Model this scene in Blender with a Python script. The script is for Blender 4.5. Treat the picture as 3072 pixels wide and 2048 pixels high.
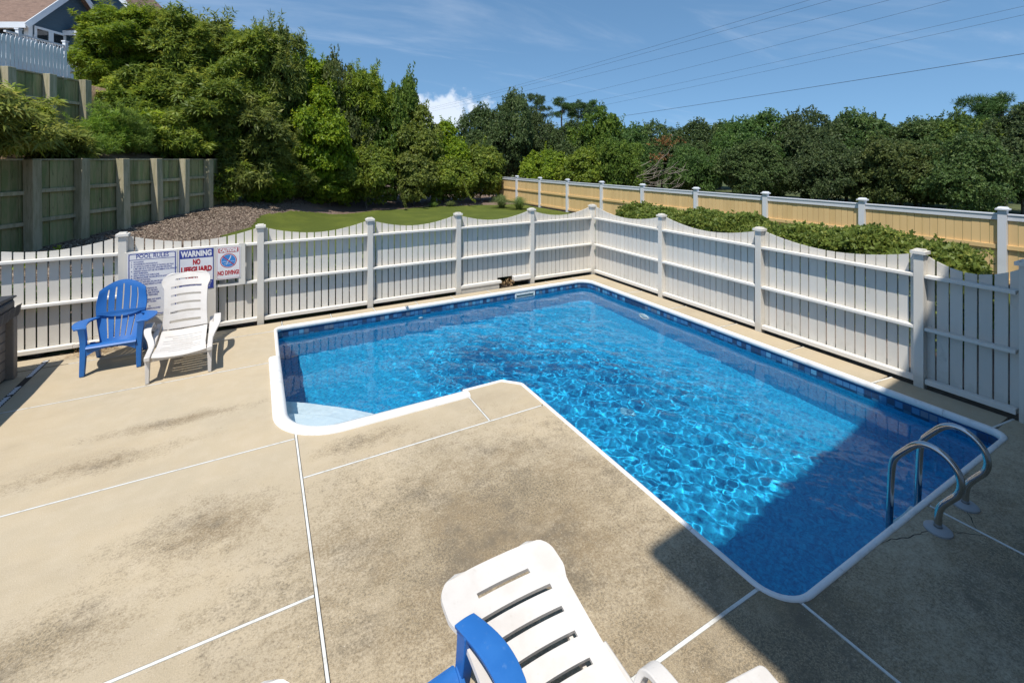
import bpy, bmesh, math, random
import numpy as np
from mathutils import Vector, Matrix
from mathutils.geometry import delaunay_2d_cdt

for o in list(bpy.data.objects):
    bpy.data.objects.remove(o)
SC = bpy.context.scene
COL = SC.collection
R = math.radians

# ------------------------------------------------------------------ camera
CAM_H, FPX, YH, YAW = 2.8, 1380.0, 477.5, R(28.72)
cam = bpy.data.cameras.new('camera')
camo = bpy.data.objects.new('camera', cam)
COL.objects.link(camo)
camo.location = (0, 0, CAM_H)
camo.rotation_euler = (R(90), 0, -YAW)
cam.sensor_width = 36
cam.lens = FPX / 3072 * 36
cam.shift_y = -(1024 - YH) / 3072
cam.clip_start = 0.05
cam.clip_end = 3000
SC.camera = camo

# ------------------------------------------------------------------ light, sky, exposure
SUN_DIR = Vector((1.05, 1.0, -3.05)).normalized()      # the way the light travels
SUN_EL = math.asin(-SUN_DIR.z)
SUN_AZ = math.atan2(-SUN_DIR.x, -SUN_DIR.y)
sun = bpy.data.lights.new('sun', 'SUN')
sun.energy = 4.0
sun.angle = R(0.53)
sun.color = (1.0, 0.955, 0.88)
sun.cycles.is_caustics_light = True
suno = bpy.data.objects.new('sun', sun)
COL.objects.link(suno)
suno.rotation_euler = SUN_DIR.to_track_quat('-Z', 'Y').to_euler()

world = bpy.data.worlds.new('World')
SC.world = world
world.use_nodes = True
wn = world.node_tree


SKY_A, SKY_B = 0.8, 0.21


def build_sky():
    n, l = wn.nodes, wn.links
    bg = n['Background']
    bg.inputs[1].default_value = 0.125
    sky = n.new('ShaderNodeTexSky')
    sky.sky_type = 'NISHITA'
    sky.sun_disc = False
    sky.sun_elevation = SUN_EL
    sky.sun_rotation = SUN_AZ % (2 * math.pi)
    sky.altitude = 0
    sky.air_density = 1.0
    sky.dust_density = 0.3
    sky.ozone_density = 3.5
    tc = n.new('ShaderNodeTexCoord')
    sep = n.new('ShaderNodeSeparateXYZ')
    l.new(tc.outputs['Generated'], sep.inputs[0])

    def math_(op, a, b=None, clamp=False):
        m = n.new('ShaderNodeMath')
        m.operation = op
        m.use_clamp = clamp
        for i, v in enumerate((a, b)):
            if v is None:
                continue
            if isinstance(v, (int, float)):
                m.inputs[i].default_value = v
            else:
                l.new(v, m.inputs[i])
        return m.outputs[0]

    zc = math_('MAXIMUM', sep.outputs[2], 0.02)
    px = math_('DIVIDE', sep.outputs[0], math_('ADD', zc, 0.12))
    py = math_('DIVIDE', sep.outputs[1], math_('ADD', zc, 0.12))
    cmb = n.new('ShaderNodeCombineXYZ')
    l.new(px, cmb.inputs[0])
    l.new(py, cmb.inputs[1])
    # humid summer sky: the blue stays even almost down to the horizon
    up = n.new('ShaderNodeCombineXYZ')
    l.new(sep.outputs[0], up.inputs[0])
    l.new(sep.outputs[1], up.inputs[1])
    l.new(math_('ADD', math_('MULTIPLY', math_('MAXIMUM', sep.outputs[2], 0.0), SKY_A), SKY_B), up.inputs[2])
    l.new(up.outputs[0], sky.inputs[0])
    # thin high cirrus, drawn out along one wind direction
    mp = n.new('ShaderNodeMapping')
    mp.inputs['Rotation'].default_value = (0, 0, R(38))
    mp.inputs['Scale'].default_value = (0.32, 1.25, 1)
    mp.inputs['Location'].default_value = (3.1, 0.4, 0)
    l.new(cmb.outputs[0], mp.inputs[0])
    nz = n.new('ShaderNodeTexNoise')
    nz.inputs['Scale'].default_value = 1.1
    nz.inputs['Detail'].default_value = 7
    nz.inputs['Roughness'].default_value = 0.62
    nz.inputs['Distortion'].default_value = 0.9
    l.new(mp.outputs[0], nz.inputs['Vector'])
    r1 = n.new('ShaderNodeMapRange')
    r1.interpolation_type = 'SMOOTHSTEP'
    r1.inputs[1].default_value = 0.53
    r1.inputs[2].default_value = 0.80
    r1.inputs[4].default_value = 0.22
    l.new(nz.outputs[0], r1.inputs[0])
    # a small heaped cloud low over the trees
    nz2 = n.new('ShaderNodeTexNoise')
    nz2.inputs['Scale'].default_value = 26
    nz2.inputs['Detail'].default_value = 6
    nz2.inputs['Roughness'].default_value = 0.55
    l.new(tc.outputs['Generated'], nz2.inputs['Vector'])
    mp2 = n.new('ShaderNodeMapping')
    mp2.vector_type = 'TEXTURE'
    mp2.inputs['Location'].default_value = (0.352, 0.93, 0.094)
    mp2.inputs['Rotation'].default_value = (0, 0, -YAW)
    mp2.inputs['Scale'].default_value = (0.085, 0.085, 0.045)
    l.new(tc.outputs['Generated'], mp2.inputs[0])
    ln = n.new('ShaderNodeVectorMath')
    ln.operation = 'LENGTH'
    l.new(mp2.outputs[0], ln.inputs[0])
    d2 = math_('ADD', ln.outputs['Value'], math_('MULTIPLY', math_('SUBTRACT', nz2.outputs[0], 0.5), 2.6))
    r2 = n.new('ShaderNodeMapRange')
    r2.interpolation_type = 'SMOOTHSTEP'
    r2.inputs[1].default_value = 1.15
    r2.inputs[2].default_value = 0.55
    r2.inputs[4].default_value = 0.75
    l.new(d2, r2.inputs[0])
    cum = r2.outputs[0]
    fac = math_('MAXIMUM', r1.outputs[0], cum, True)
    mix = n.new('ShaderNodeMix')
    mix.data_type = 'RGBA'
    mix.inputs[7].default_value = (5.6, 6.0, 6.6, 1)
    l.new(fac, mix.inputs[0])
    hs = n.new('ShaderNodeHueSaturation')
    hs.inputs['Saturation'].default_value = 1.07
    hs.inputs['Hue'].default_value = 0.49
    hs.inputs['Value'].default_value = 0.95
    l.new(sky.outputs[0], hs.inputs['Color'])
    l.new(hs.outputs[0], mix.inputs[6])
    l.new(mix.outputs[2], bg.inputs[0])


build_sky()
SC.view_settings.view_transform = 'Standard'
SC.view_settings.look = 'None'
SC.view_settings.exposure = 0.48
SC.view_settings.gamma = 1.0
SC.render.engine = 'CYCLES'
SC.cycles.use_denoising = True
SC.cycles.max_bounces = 10
SC.cycles.diffuse_bounces = 3
SC.cycles.transparent_max_bounces = 8
SC.cycles.sample_clamp_indirect = 6.0

# ------------------------------------------------------------------ helpers
CY, SY = math.cos(YAW), math.sin(YAW)


def G(px, py, z=0.0):
    """the ground point (height z) that lies at this place of the photograph"""
    d = (CAM_H - z) * FPX / (py - YH)
    return LD((px - 1536) / FPX * d, d)


def LD(lat, dep):
    """survey frame (right of, ahead of the viewer) to world"""
    return (lat * CY + dep * SY, -lat * SY + dep * CY)


def AT(px, dep):
    return LD((px - 1536) / FPX * dep, dep)


def ZT(py, dep):
    return CAM_H - (py - YH) * dep / FPX


class MB:
    """collects geometry for one mesh object"""

    def __init__(s):
        s.v, s.f = [], []

    def add(s, vs, fs):
        b = len(s.v)
        s.v += [tuple(map(float, p)) for p in vs]
        s.f += [tuple(i + b for i in f) for f in fs]
        return s

    def box(s, x0, x1, y0, y1, z0, z1, m=None):
        vs = [(x, y, z) for z in (z0, z1) for x, y in ((x0, y0), (x1, y0), (x1, y1), (x0, y1))]
        if m is not None:
            vs = [tuple(m @ Vector(p)) for p in vs]
        return s.add(vs, [(3, 2, 1, 0), (4, 5, 6, 7), (0, 1, 5, 4), (1, 2, 6, 5), (2, 3, 7, 6), (3, 0, 4, 7)])

    def bar(s, a, b, w, h, up=(0, 0, 1)):
        """rectangular bar from a to b, w across, h along up"""
        a, b = Vector(a), Vector(b)
        d = (b - a).normalized()
        u = Vector(up)
        r = d.cross(u).normalized() * (w / 2)
        u = r.cross(d).normalized() * (h / 2)
        vs = [p + i * r + j * u for p in (a, b) for i, j in ((-1, -1), (1, -1), (1, 1), (-1, 1))]
        return s.add(vs, [(3, 2, 1, 0), (4, 5, 6, 7), (0, 1, 5, 4), (1, 2, 6, 5), (2, 3, 7, 6), (3, 0, 4, 7)])

    def prism(s, poly, z0, z1):
        n = len(poly)
        vs = [(x, y, z0) for x, y in poly] + [(x, y, z1) for x, y in poly]
        fs = [tuple(range(n - 1, -1, -1)), tuple(range(n, 2 * n))]
        fs += [(i, (i + 1) % n, n + (i + 1) % n, n + i) for i in range(n)]
        return s.add(vs, fs)

    def prism_x(s, poly, x0, x1):
        """poly in (y, z), swept along x"""
        n = len(poly)
        vs = [(x0, y, z) for y, z in poly] + [(x1, y, z) for y, z in poly]
        fs = [tuple(range(n - 1, -1, -1)), tuple(range(n, 2 * n))]
        fs += [(i, (i + 1) % n, n + (i + 1) % n, n + i) for i in range(n)]
        return s.add(vs, fs)

    def tube(s, pts, rad, seg=8, caps=True):
        pts = [Vector(p) for p in pts]
        n = len(pts)
        rad = [rad] * n if isinstance(rad, (int, float)) else list(rad)
        prev = None
        rings = []
        for i, p in enumerate(pts):
            t = (pts[min(i + 1, n - 1)] - pts[max(i - 1, 0)]).normalized()
            if prev is None:
                a = Vector((0, 0, 1)) if abs(t.z) < 0.9 else Vector((1, 0, 0))
                u = t.cross(a).normalized()
            else:
                u = (prev - t * prev.dot(t)).normalized()
            prev = u
            w = t.cross(u)
            rings.append([p + (u * math.cos(2 * math.pi * k / seg) + w * math.sin(2 * math.pi * k / seg)) * rad[i] for k in range(seg)])
        vs = [q for r in rings for q in r]
        fs = []
        for i in range(n - 1):
            for k in range(seg):
                k2 = (k + 1) % seg
                fs.append((i * seg + k, i * seg + k2, (i + 1) * seg + k2, (i + 1) * seg + k))
        if caps:
            fs.append(tuple(range(seg - 1, -1, -1)))
            fs.append(tuple((n - 1) * seg + k for k in range(seg)))
        return s.add(vs, fs)

    def lathe(s, prof, c, seg=24):
        """prof: (radius, z) pairs about a vertical axis at c"""
        vs = []
        for r, z in prof:
            vs += [(c[0] + r * math.cos(2 * math.pi * k / seg), c[1] + r * math.sin(2 * math.pi * k / seg), c[2] + z) for k in range(seg)]
        fs = []
        for i in range(len(prof) - 1):
            for k in range(seg):
                k2 = (k + 1) % seg
                fs.append((i * seg + k, i * seg + k2, (i + 1) * seg + k2, (i + 1) * seg + k))
        return s.add(vs, fs)

    def mesh(s, name='mesh', smooth=None):
        me = bpy.data.meshes.new(name)
        me.from_pydata(s.v, [], s.f)
        if smooth is not None:
            me.polygons.foreach_set('use_smooth', [True] * len(me.polygons))
            me.set_sharp_from_angle(angle=R(smooth))
        me.update()
        return me

    def build(s, name, mat, parent=None, smooth=None, bevel=0):
        o = link(name, s.mesh(name, smooth), mat, parent)
        if bevel:
            b = o.modifiers.new('bevel', 'BEVEL')
            b.width = bevel
            b.segments = 2
            b.limit_method = 'ANGLE'
        return o


def link(name, data, mat=None, parent=None):
    o = bpy.data.objects.new(name, data)
    COL.objects.link(o)
    if mat is not None and hasattr(data, 'materials') and not data.materials:
        data.materials.append(mat)
    if parent is not None:
        o.parent = parent
    return o


def tag(o, label=None, cat=None, group=None, kind=None):
    for k, v in (('label', label), ('category', cat), ('group', group), ('kind', kind)):
        if v:
            o[k] = v
    return o


def thing(name, loc=(0, 0, 0), rz=0.0, label=None, cat=None, group=None):
    o = link(name, None)
    o.empty_display_size = 0.2
    o.location = loc if len(loc) == 3 else (loc[0], loc[1], 0)
    o.rotation_euler = (0, 0, rz)
    return tag(o, label, cat, group)


def copy_tree(o, parent=None):
    c = o.copy()
    COL.objects.link(c)
    c.parent = parent
    for ch in list(o.children):
        copy_tree(ch, c)
    return c


def np_mesh(name, v, f, smooth=False):
    """quick mesh from numpy arrays of quads or triangles"""
    me = bpy.data.meshes.new(name)
    v = np.asarray(v, np.float32)
    f = np.asarray(f, np.int32)
    k = f.shape[1]
    me.vertices.add(len(v))
    me.vertices.foreach_set('co', v.ravel())
    me.loops.add(f.size)
    me.loops.foreach_set('vertex_index', f.ravel())
    me.polygons.add(len(f))
    me.polygons.foreach_set('loop_start', np.arange(0, f.size, k, dtype=np.int32))
    me.polygons.foreach_set('loop_total', np.full(len(f), k, np.int32))
    if smooth:
        me.polygons.foreach_set('use_smooth', np.ones(len(f), bool))
    me.update(calc_edges=True)
    me.validate()
    return me


# ------------------------------------------------------------------ materials
def new_mat(name):
    m = bpy.data.materials.new(name)
    m.use_nodes = True
    return m, m.node_tree.nodes, m.node_tree.links, m.node_tree.nodes['Principled BSDF']


def rgba(c):
    return (c[0], c[1], c[2], 1)


def surf(name, base, rough=0.6, layers=(), bump=None, coords='world', spec=0.5, metal=0.0, vary=0.0, stretch=(1, 1, 1)):
    """layers: (scale, detail, colour, lo, hi, strength) noise masks laid over the base one by one"""
    m, n, l, b = new_mat(name)
    b.inputs['Roughness'].default_value = rough
    b.inputs['Specular IOR Level'].default_value = spec
    b.inputs['Metallic'].default_value = metal
    if coords == 'world':
        src = n.new('ShaderNodeNewGeometry').outputs['Position']
    else:
        src = n.new('ShaderNodeTexCoord').outputs['Object']
    oi = n.new('ShaderNodeObjectInfo')
    if coords != 'world':
        ad = n.new('ShaderNodeVectorMath')
        ad.operation = 'MULTIPLY_ADD'
        ad.inputs[1].default_value = (37, 53, 71)
        cb = n.new('ShaderNodeCombineXYZ')
        for i in range(3):
            l.new(oi.outputs['Random'], cb.inputs[i])
        l.new(cb.outputs[0], ad.inputs[0])
        l.new(src, ad.inputs[2])
        src = ad.outputs[0]
    if tuple(stretch) != (1, 1, 1):
        mp = n.new('ShaderNodeMapping')
        mp.inputs['Scale'].default_value = stretch
        l.new(src, mp.inputs[0])
        src = mp.outputs[0]
    rgb = n.new('ShaderNodeRGB')
    rgb.outputs[0].default_value = rgba(base)
    cur = rgb.outputs[0]
    for sc, det, colr, lo, hi, st in layers:
        nz = n.new('ShaderNodeTexNoise')
        nz.inputs['Scale'].default_value = sc
        nz.inputs['Detail'].default_value = det
        nz.inputs['Roughness'].default_value = 0.6
        l.new(src, nz.inputs['Vector'])
        mr = n.new('ShaderNodeMapRange')
        mr.interpolation_type = 'SMOOTHSTEP'
        mr.inputs[1].default_value = lo
        mr.inputs[2].default_value = hi
        mr.inputs[4].default_value = st
        l.new(nz.outputs[0], mr.inputs[0])
        mx = n.new('ShaderNodeMix')
        mx.data_type = 'RGBA'
        mx.inputs[7].default_value = rgba(colr)
        l.new(mr.outputs[0], mx.inputs[0])
        l.new(cur, mx.inputs[6])
        cur = mx.outputs[2]
    if vary:
        hs = n.new('ShaderNodeHueSaturation')
        mr = n.new('ShaderNodeMapRange')
        mr.inputs[3].default_value = 1 - vary
        mr.inputs[4].default_value = 1 + vary
        l.new(oi.outputs['Random'], mr.inputs[0])
        l.new(mr.outputs[0], hs.inputs['Value'])
        l.new(cur, hs.inputs['Color'])
        cur = hs.outputs[0]
    l.new(cur, b.inputs['Base Color'])
    if bump:
        nz = n.new('ShaderNodeTexNoise')
        nz.inputs['Scale'].default_value = bump[0]
        nz.inputs['Detail'].default_value = 4
        l.new(src, nz.inputs['Vector'])
        bp = n.new('ShaderNodeBump')
        bp.inputs['Strength'].default_value = bump[1]
        bp.inputs['Distance'].default_value = bump[2] if len(bump) > 2 else 0.01
        l.new(nz.outputs[0], bp.inputs['Height'])
        l.new(bp.outputs[0], b.inputs['Normal'])
    return m


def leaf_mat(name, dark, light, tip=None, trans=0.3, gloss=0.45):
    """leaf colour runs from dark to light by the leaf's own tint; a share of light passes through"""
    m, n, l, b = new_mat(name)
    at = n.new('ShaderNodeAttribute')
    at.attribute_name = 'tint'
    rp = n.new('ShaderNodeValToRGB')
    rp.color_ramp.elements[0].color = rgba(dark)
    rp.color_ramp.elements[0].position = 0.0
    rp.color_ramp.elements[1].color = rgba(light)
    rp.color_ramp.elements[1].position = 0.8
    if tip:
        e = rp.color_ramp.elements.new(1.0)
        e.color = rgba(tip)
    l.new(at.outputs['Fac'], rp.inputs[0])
    oi = n.new('ShaderNodeObjectInfo')
    hs = n.new('ShaderNodeHueSaturation')
    for k, (a, c) in {'Hue': (0.493, 0.517), 'Value': (0.8, 1.2), 'Saturation': (0.85, 1.05)}.items():
        mr = n.new('ShaderNodeMapRange')
        mr.inputs[3].default_value = a
        mr.inputs[4].default_value = c
        l.new(oi.outputs['Random'], mr.inputs[0])
        l.new(mr.outputs[0], hs.inputs[k])
    l.new(rp.outputs[0], hs.inputs['Color'])
    l.new(hs.outputs[0], b.inputs['Base Color'])
    b.inputs['Roughness'].default_value = gloss
    b.inputs['Specular IOR Level'].default_value = 0.25
    tr = n.new('ShaderNodeBsdfTranslucent')
    hs2 = n.new('ShaderNodeHueSaturation')
    hs2.inputs['Hue'].default_value = 0.48
    hs2.inputs['Value'].default_value = 1.5
    l.new(hs.outputs[0], hs2.inputs['Color'])
    l.new(hs2.outputs[0], tr.inputs[0])
    mx = n.new('ShaderNodeMixShader')
    mx.inputs[0].default_value = trans
    l.new(b.outputs[0], mx.inputs[1])
    l.new(tr.outputs[0], mx.inputs[2])
    l.new(mx.outputs[0], n['Material Output'].inputs[0])
    return m


M = {}
M['white_paint'] = surf('white_fence_paint', (0.63, 0.595, 0.535), 0.55,
                        [(1.4, 4, (0.56, 0.53, 0.475), 0.45, 0.7, 0.7), (9, 5, (0.42, 0.39, 0.335), 0.62, 0.78, 0.5),
                         (26, 3, (0.20, 0.17, 0.13), 0.735, 0.77, 0.75)],
                        (60, 0.12, 0.004), 'object', 0.3, vary=0.045, stretch=(1, 1, 0.45))
M['white_rail'] = surf('white_rail_paint', (0.68, 0.645, 0.585), 0.55,
                       [(2.5, 4, (0.62, 0.59, 0.53), 0.5, 0.75, 0.6), (18, 4, (0.30, 0.28, 0.24), 0.70, 0.78, 0.6)],
                       (50, 0.15, 0.004), 'world', 0.3, vary=0.03)


def grime(m, z_lo, z_hi, col):
    n, l = m.node_tree.nodes, m.node_tree.links
    b = n['Principled BSDF']
    old = b.inputs['Base Color'].links[0].from_socket
    tc = n.new('ShaderNodeTexCoord')
    sp = n.new('ShaderNodeSeparateXYZ')
    l.new(tc.outputs['Object'], sp.inputs[0])
    ge = n.new('ShaderNodeNewGeometry')
    nz = n.new('ShaderNodeTexNoise')
    nz.inputs['Scale'].default_value = 7
    nz.inputs['Detail'].default_value = 6
    nz.inputs['Roughness'].default_value = 0.7
    l.new(ge.outputs['Position'], nz.inputs['Vector'])
    ad = n.new('ShaderNodeMath')
    ad.operation = 'MULTIPLY_ADD'
    ad.inputs[1].default_value = 0.55
    l.new(nz.outputs[0], ad.inputs[0])
    l.new(sp.outputs[2], ad.inputs[2])
    mr = n.new('ShaderNodeMapRange')
    mr.inputs[1].default_value = z_hi + 0.27
    mr.inputs[2].default_value = z_lo + 0.2
    mr.inputs[4].default_value = 0.55
    l.new(ad.outputs[0], mr.inputs[0])
    mx = n.new('ShaderNodeMix')
    mx.data_type = 'RGBA'
    mx.inputs[7].default_value = rgba(col)
    l.new(mr.outputs[0], mx.inputs[0])
    l.new(old, mx.inputs[6])
    l.new(mx.outputs[2], b.inputs['Base Color'])


grime(M['white_paint'], 0.0, 0.22, (0.33, 0.31, 0.25))
M['cap_top'] = surf('weathered_cap', (0.62, 0.59, 0.53), 0.7, [(14, 4, (0.30, 0.28, 0.24), 0.5, 0.7, 0.8)], None, 'world', 0.3)
M['yellow'] = surf('yellow_fence_board', (0.70, 0.49, 0.24), 0.6,
                   [(0.5, 3, (0.64, 0.44, 0.20), 0.4, 0.7, 0.7), (12, 4, (0.42, 0.26, 0.09), 0.68, 0.8, 0.5)], (40, 0.1, 0.004), 'object', 0.3, vary=0.055)
M['grey_paint'] = surf('grey_white_paint', (0.62, 0.64, 0.68), 0.5, [(3, 4, (0.54, 0.56, 0.60), 0.5, 0.7, 0.6)], None, 'world', 0.3)
M['resin_white'] = surf('white_resin', (0.60, 0.565, 0.525), 0.38, [(6, 4, (0.525, 0.48, 0.43), 0.45, 0.7, 0.6), (30, 3, (0.45, 0.40, 0.34), 0.62, 0.75, 0.4)], (90, 0.05, 0.002), 'object', 0.4)
M['resin_blue'] = surf('blue_resin', (0.018, 0.118, 0.37), 0.42, [(5, 4, (0.026, 0.14, 0.41), 0.45, 0.7, 0.7), (24, 4, (0.09, 0.20, 0.42), 0.60, 0.75, 0.45)], (120, 0.08, 0.002), 'object', 0.4)
M['steel'] = surf('stainless_steel', (0.52, 0.51, 0.50), 0.16, [(20, 3, (0.40, 0.39, 0.38), 0.5, 0.7, 0.5)], None, 'world', 0.5, 1.0)
M['flange'] = surf('grey_plastic_flange', (0.30, 0.31, 0.32), 0.5, [], None, 'world')
M['coping'] = surf('white_coping', (0.72, 0.72, 0.71), 0.35, [(7, 4, (0.55, 0.54, 0.52), 0.5, 0.7, 0.6), (22, 4, (0.36, 0.34, 0.30), 0.62, 0.74, 0.4)], None, 'world', 0.45)
M['step'] = surf('pale_fibreglass', (0.72, 0.80, 0.82), 0.4, [(5, 3, (0.66, 0.75, 0.78), 0.4, 0.7, 0.6)], None, 'world')
M['soil'] = surf('dark_soil', (0.075, 0.058, 0.042), 0.95, [(8, 5, (0.14, 0.105, 0.075), 0.45, 0.7, 0.8)], (30, 0.6, 0.03), 'world', 0.2)
M['mulch'] = surf('bark_mulch', (0.19, 0.135, 0.105), 0.95,
                  [(45, 4, (0.38, 0.29, 0.23), 0.5, 0.62, 0.8), (38, 4, (0.05, 0.032, 0.024), 0.56, 0.66, 0.85), (0.6, 3, (0.12, 0.085, 0.06), 0.45, 0.7, 0.5)], (48, 1.0, 0.05), 'world', 0.2, stretch=(1, 1, 1.6))
M['grass'] = surf('mown_grass', (0.088, 0.112, 0.017), 0.8,
                  [(0.7, 4, (0.135, 0.16, 0.024), 0.42, 0.68, 0.8), (35, 3, (0.055, 0.085, 0.010), 0.5, 0.7, 0.7), (5, 3, (0.135, 0.165, 0.035), 0.58, 0.75, 0.5)], (70, 0.9, 0.04), 'world', 0.2)
M['far_ground'] = surf('sandy_ground', (0.09, 0.10, 0.04), 0.95, [(0.3, 4, (0.05, 0.07, 0.02), 0.4, 0.65, 0.8)], None, 'world', 0.2)
M['bank'] = surf('pine_straw_bank', (0.24, 0.165, 0.105), 0.95, [(9, 5, (0.36, 0.26, 0.165), 0.45, 0.65, 0.8), (1.2, 4, (0.12, 0.085, 0.05), 0.45, 0.7, 0.6)], (30, 0.7, 0.04), 'world', 0.2)
M['timber'] = surf('green_treated_timber', (0.32, 0.295, 0.155), 0.85,
                   [(2.2, 5, (0.22, 0.255, 0.11), 0.42, 0.62, 0.9), (5, 4, (0.10, 0.085, 0.055), 0.58, 0.74, 0.8)], (25, 0.3, 0.01), 'object', 0.2, vary=0.22, stretch=(4, 4, 0.6))
M['timber_post'] = surf('grey_timber_post', (0.42, 0.37, 0.255), 0.85,
                        [(3, 5, (0.31, 0.285, 0.18), 0.42, 0.62, 0.9), (9, 4, (0.095, 0.085, 0.06), 0.6, 0.75, 0.8)], (25, 0.4, 0.01), 'object', 0.2, vary=0.12, stretch=(4, 4, 0.5))
M['timber_dark'] = surf('brown_timber', (0.155, 0.115, 0.085), 0.85, [(4, 5, (0.06, 0.045, 0.035), 0.45, 0.65, 0.9)], (25, 0.3, 0.01), 'world', 0.2)
M['bark'] = surf('grey_bark', (0.16, 0.135, 0.11), 0.9, [(12, 5, (0.075, 0.06, 0.05), 0.45, 0.65, 0.9)], (30, 0.6, 0.02), 'world', 0.2)
M['dead_wood'] = surf('bleached_wood', (0.27, 0.23, 0.19), 0.85, [(9, 4, (0.25, 0.21, 0.17), 0.5, 0.7, 0.8)], None, 'world', 0.2)
M['blue_siding'] = surf('blue_siding', (0.075, 0.125, 0.16), 0.6, [(1.5, 3, (0.065, 0.11, 0.145), 0.45, 0.7, 0.6)], None, 'world', 0.3)
M['shingle'] = surf('brown_shingle', (0.19, 0.125, 0.095), 0.9, [(6, 4, (0.27, 0.185, 0.145), 0.48, 0.62, 0.8), (3, 4, (0.12, 0.08, 0.065), 0.5, 0.66, 0.8)], (12, 0.6, 0.03), 'world', 0.2, stretch=(1, 1, 5))
M['trim'] = surf('white_trim', (0.70, 0.72, 0.74), 0.5, [(3, 3, (0.62, 0.64, 0.66), 0.5, 0.7, 0.5)], None, 'world', 0.4)
M['glass'] = surf('dark_window_glass', (0.02, 0.024, 0.028), 0.05, [], None, 'world', 0.9)
M['tub_cover'] = surf('charcoal_vinyl', (0.036, 0.036, 0.038), 0.5, [(7, 4, (0.035, 0.035, 0.037), 0.45, 0.7, 0.7)], (9, 0.25, 0.02), 'world', 0.5)
M['tub_panel'] = surf('grey_brown_panel', (0.22, 0.19, 0.16), 0.55, [(6, 4, (0.165, 0.14, 0.115), 0.45, 0.7, 0.7)], (60, 0.1, 0.004), 'object', 0.4, vary=0.06)
M['straw'] = surf('dry_grass', (0.38, 0.26, 0.14), 0.9, [], None, 'world', 0.2, vary=0.2)
M['wire'] = surf('power_cable', (0.03, 0.035, 0.04), 0.6)
M['fixture'] = surf('white_plastic_fixture', (0.72, 0.76, 0.74), 0.4, [(20, 3, (0.55, 0.58, 0.56), 0.5, 0.7, 0.5)], None, 'world')
M['sign_white'] = surf('sign_white', (0.72, 0.71, 0.72), 0.4, [(5, 3, (0.63, 0.62, 0.63), 0.45, 0.7, 0.6)], None, 'world')
M['sign_blue'] = surf('sign_blue', (0.018, 0.040, 0.25), 0.4)
M['sign_sky'] = surf('sign_light_blue', (0.03, 0.20, 0.52), 0.4)
M['sign_red'] = surf('sign_red', (0.40, 0.012, 0.022), 0.4)
M['black'] = surf('black_plastic', (0.012, 0.012, 0.012), 0.6)
M['joint'] = surf('white_joint_strip', (0.62, 0.61, 0.57), 0.5, [(10, 4, (0.40, 0.37, 0.31), 0.5, 0.7, 0.7)], None, 'world', 0.4)
M['crack'] = surf('crack_shadow_dirt', (0.03, 0.027, 0.023), 0.95)


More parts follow.
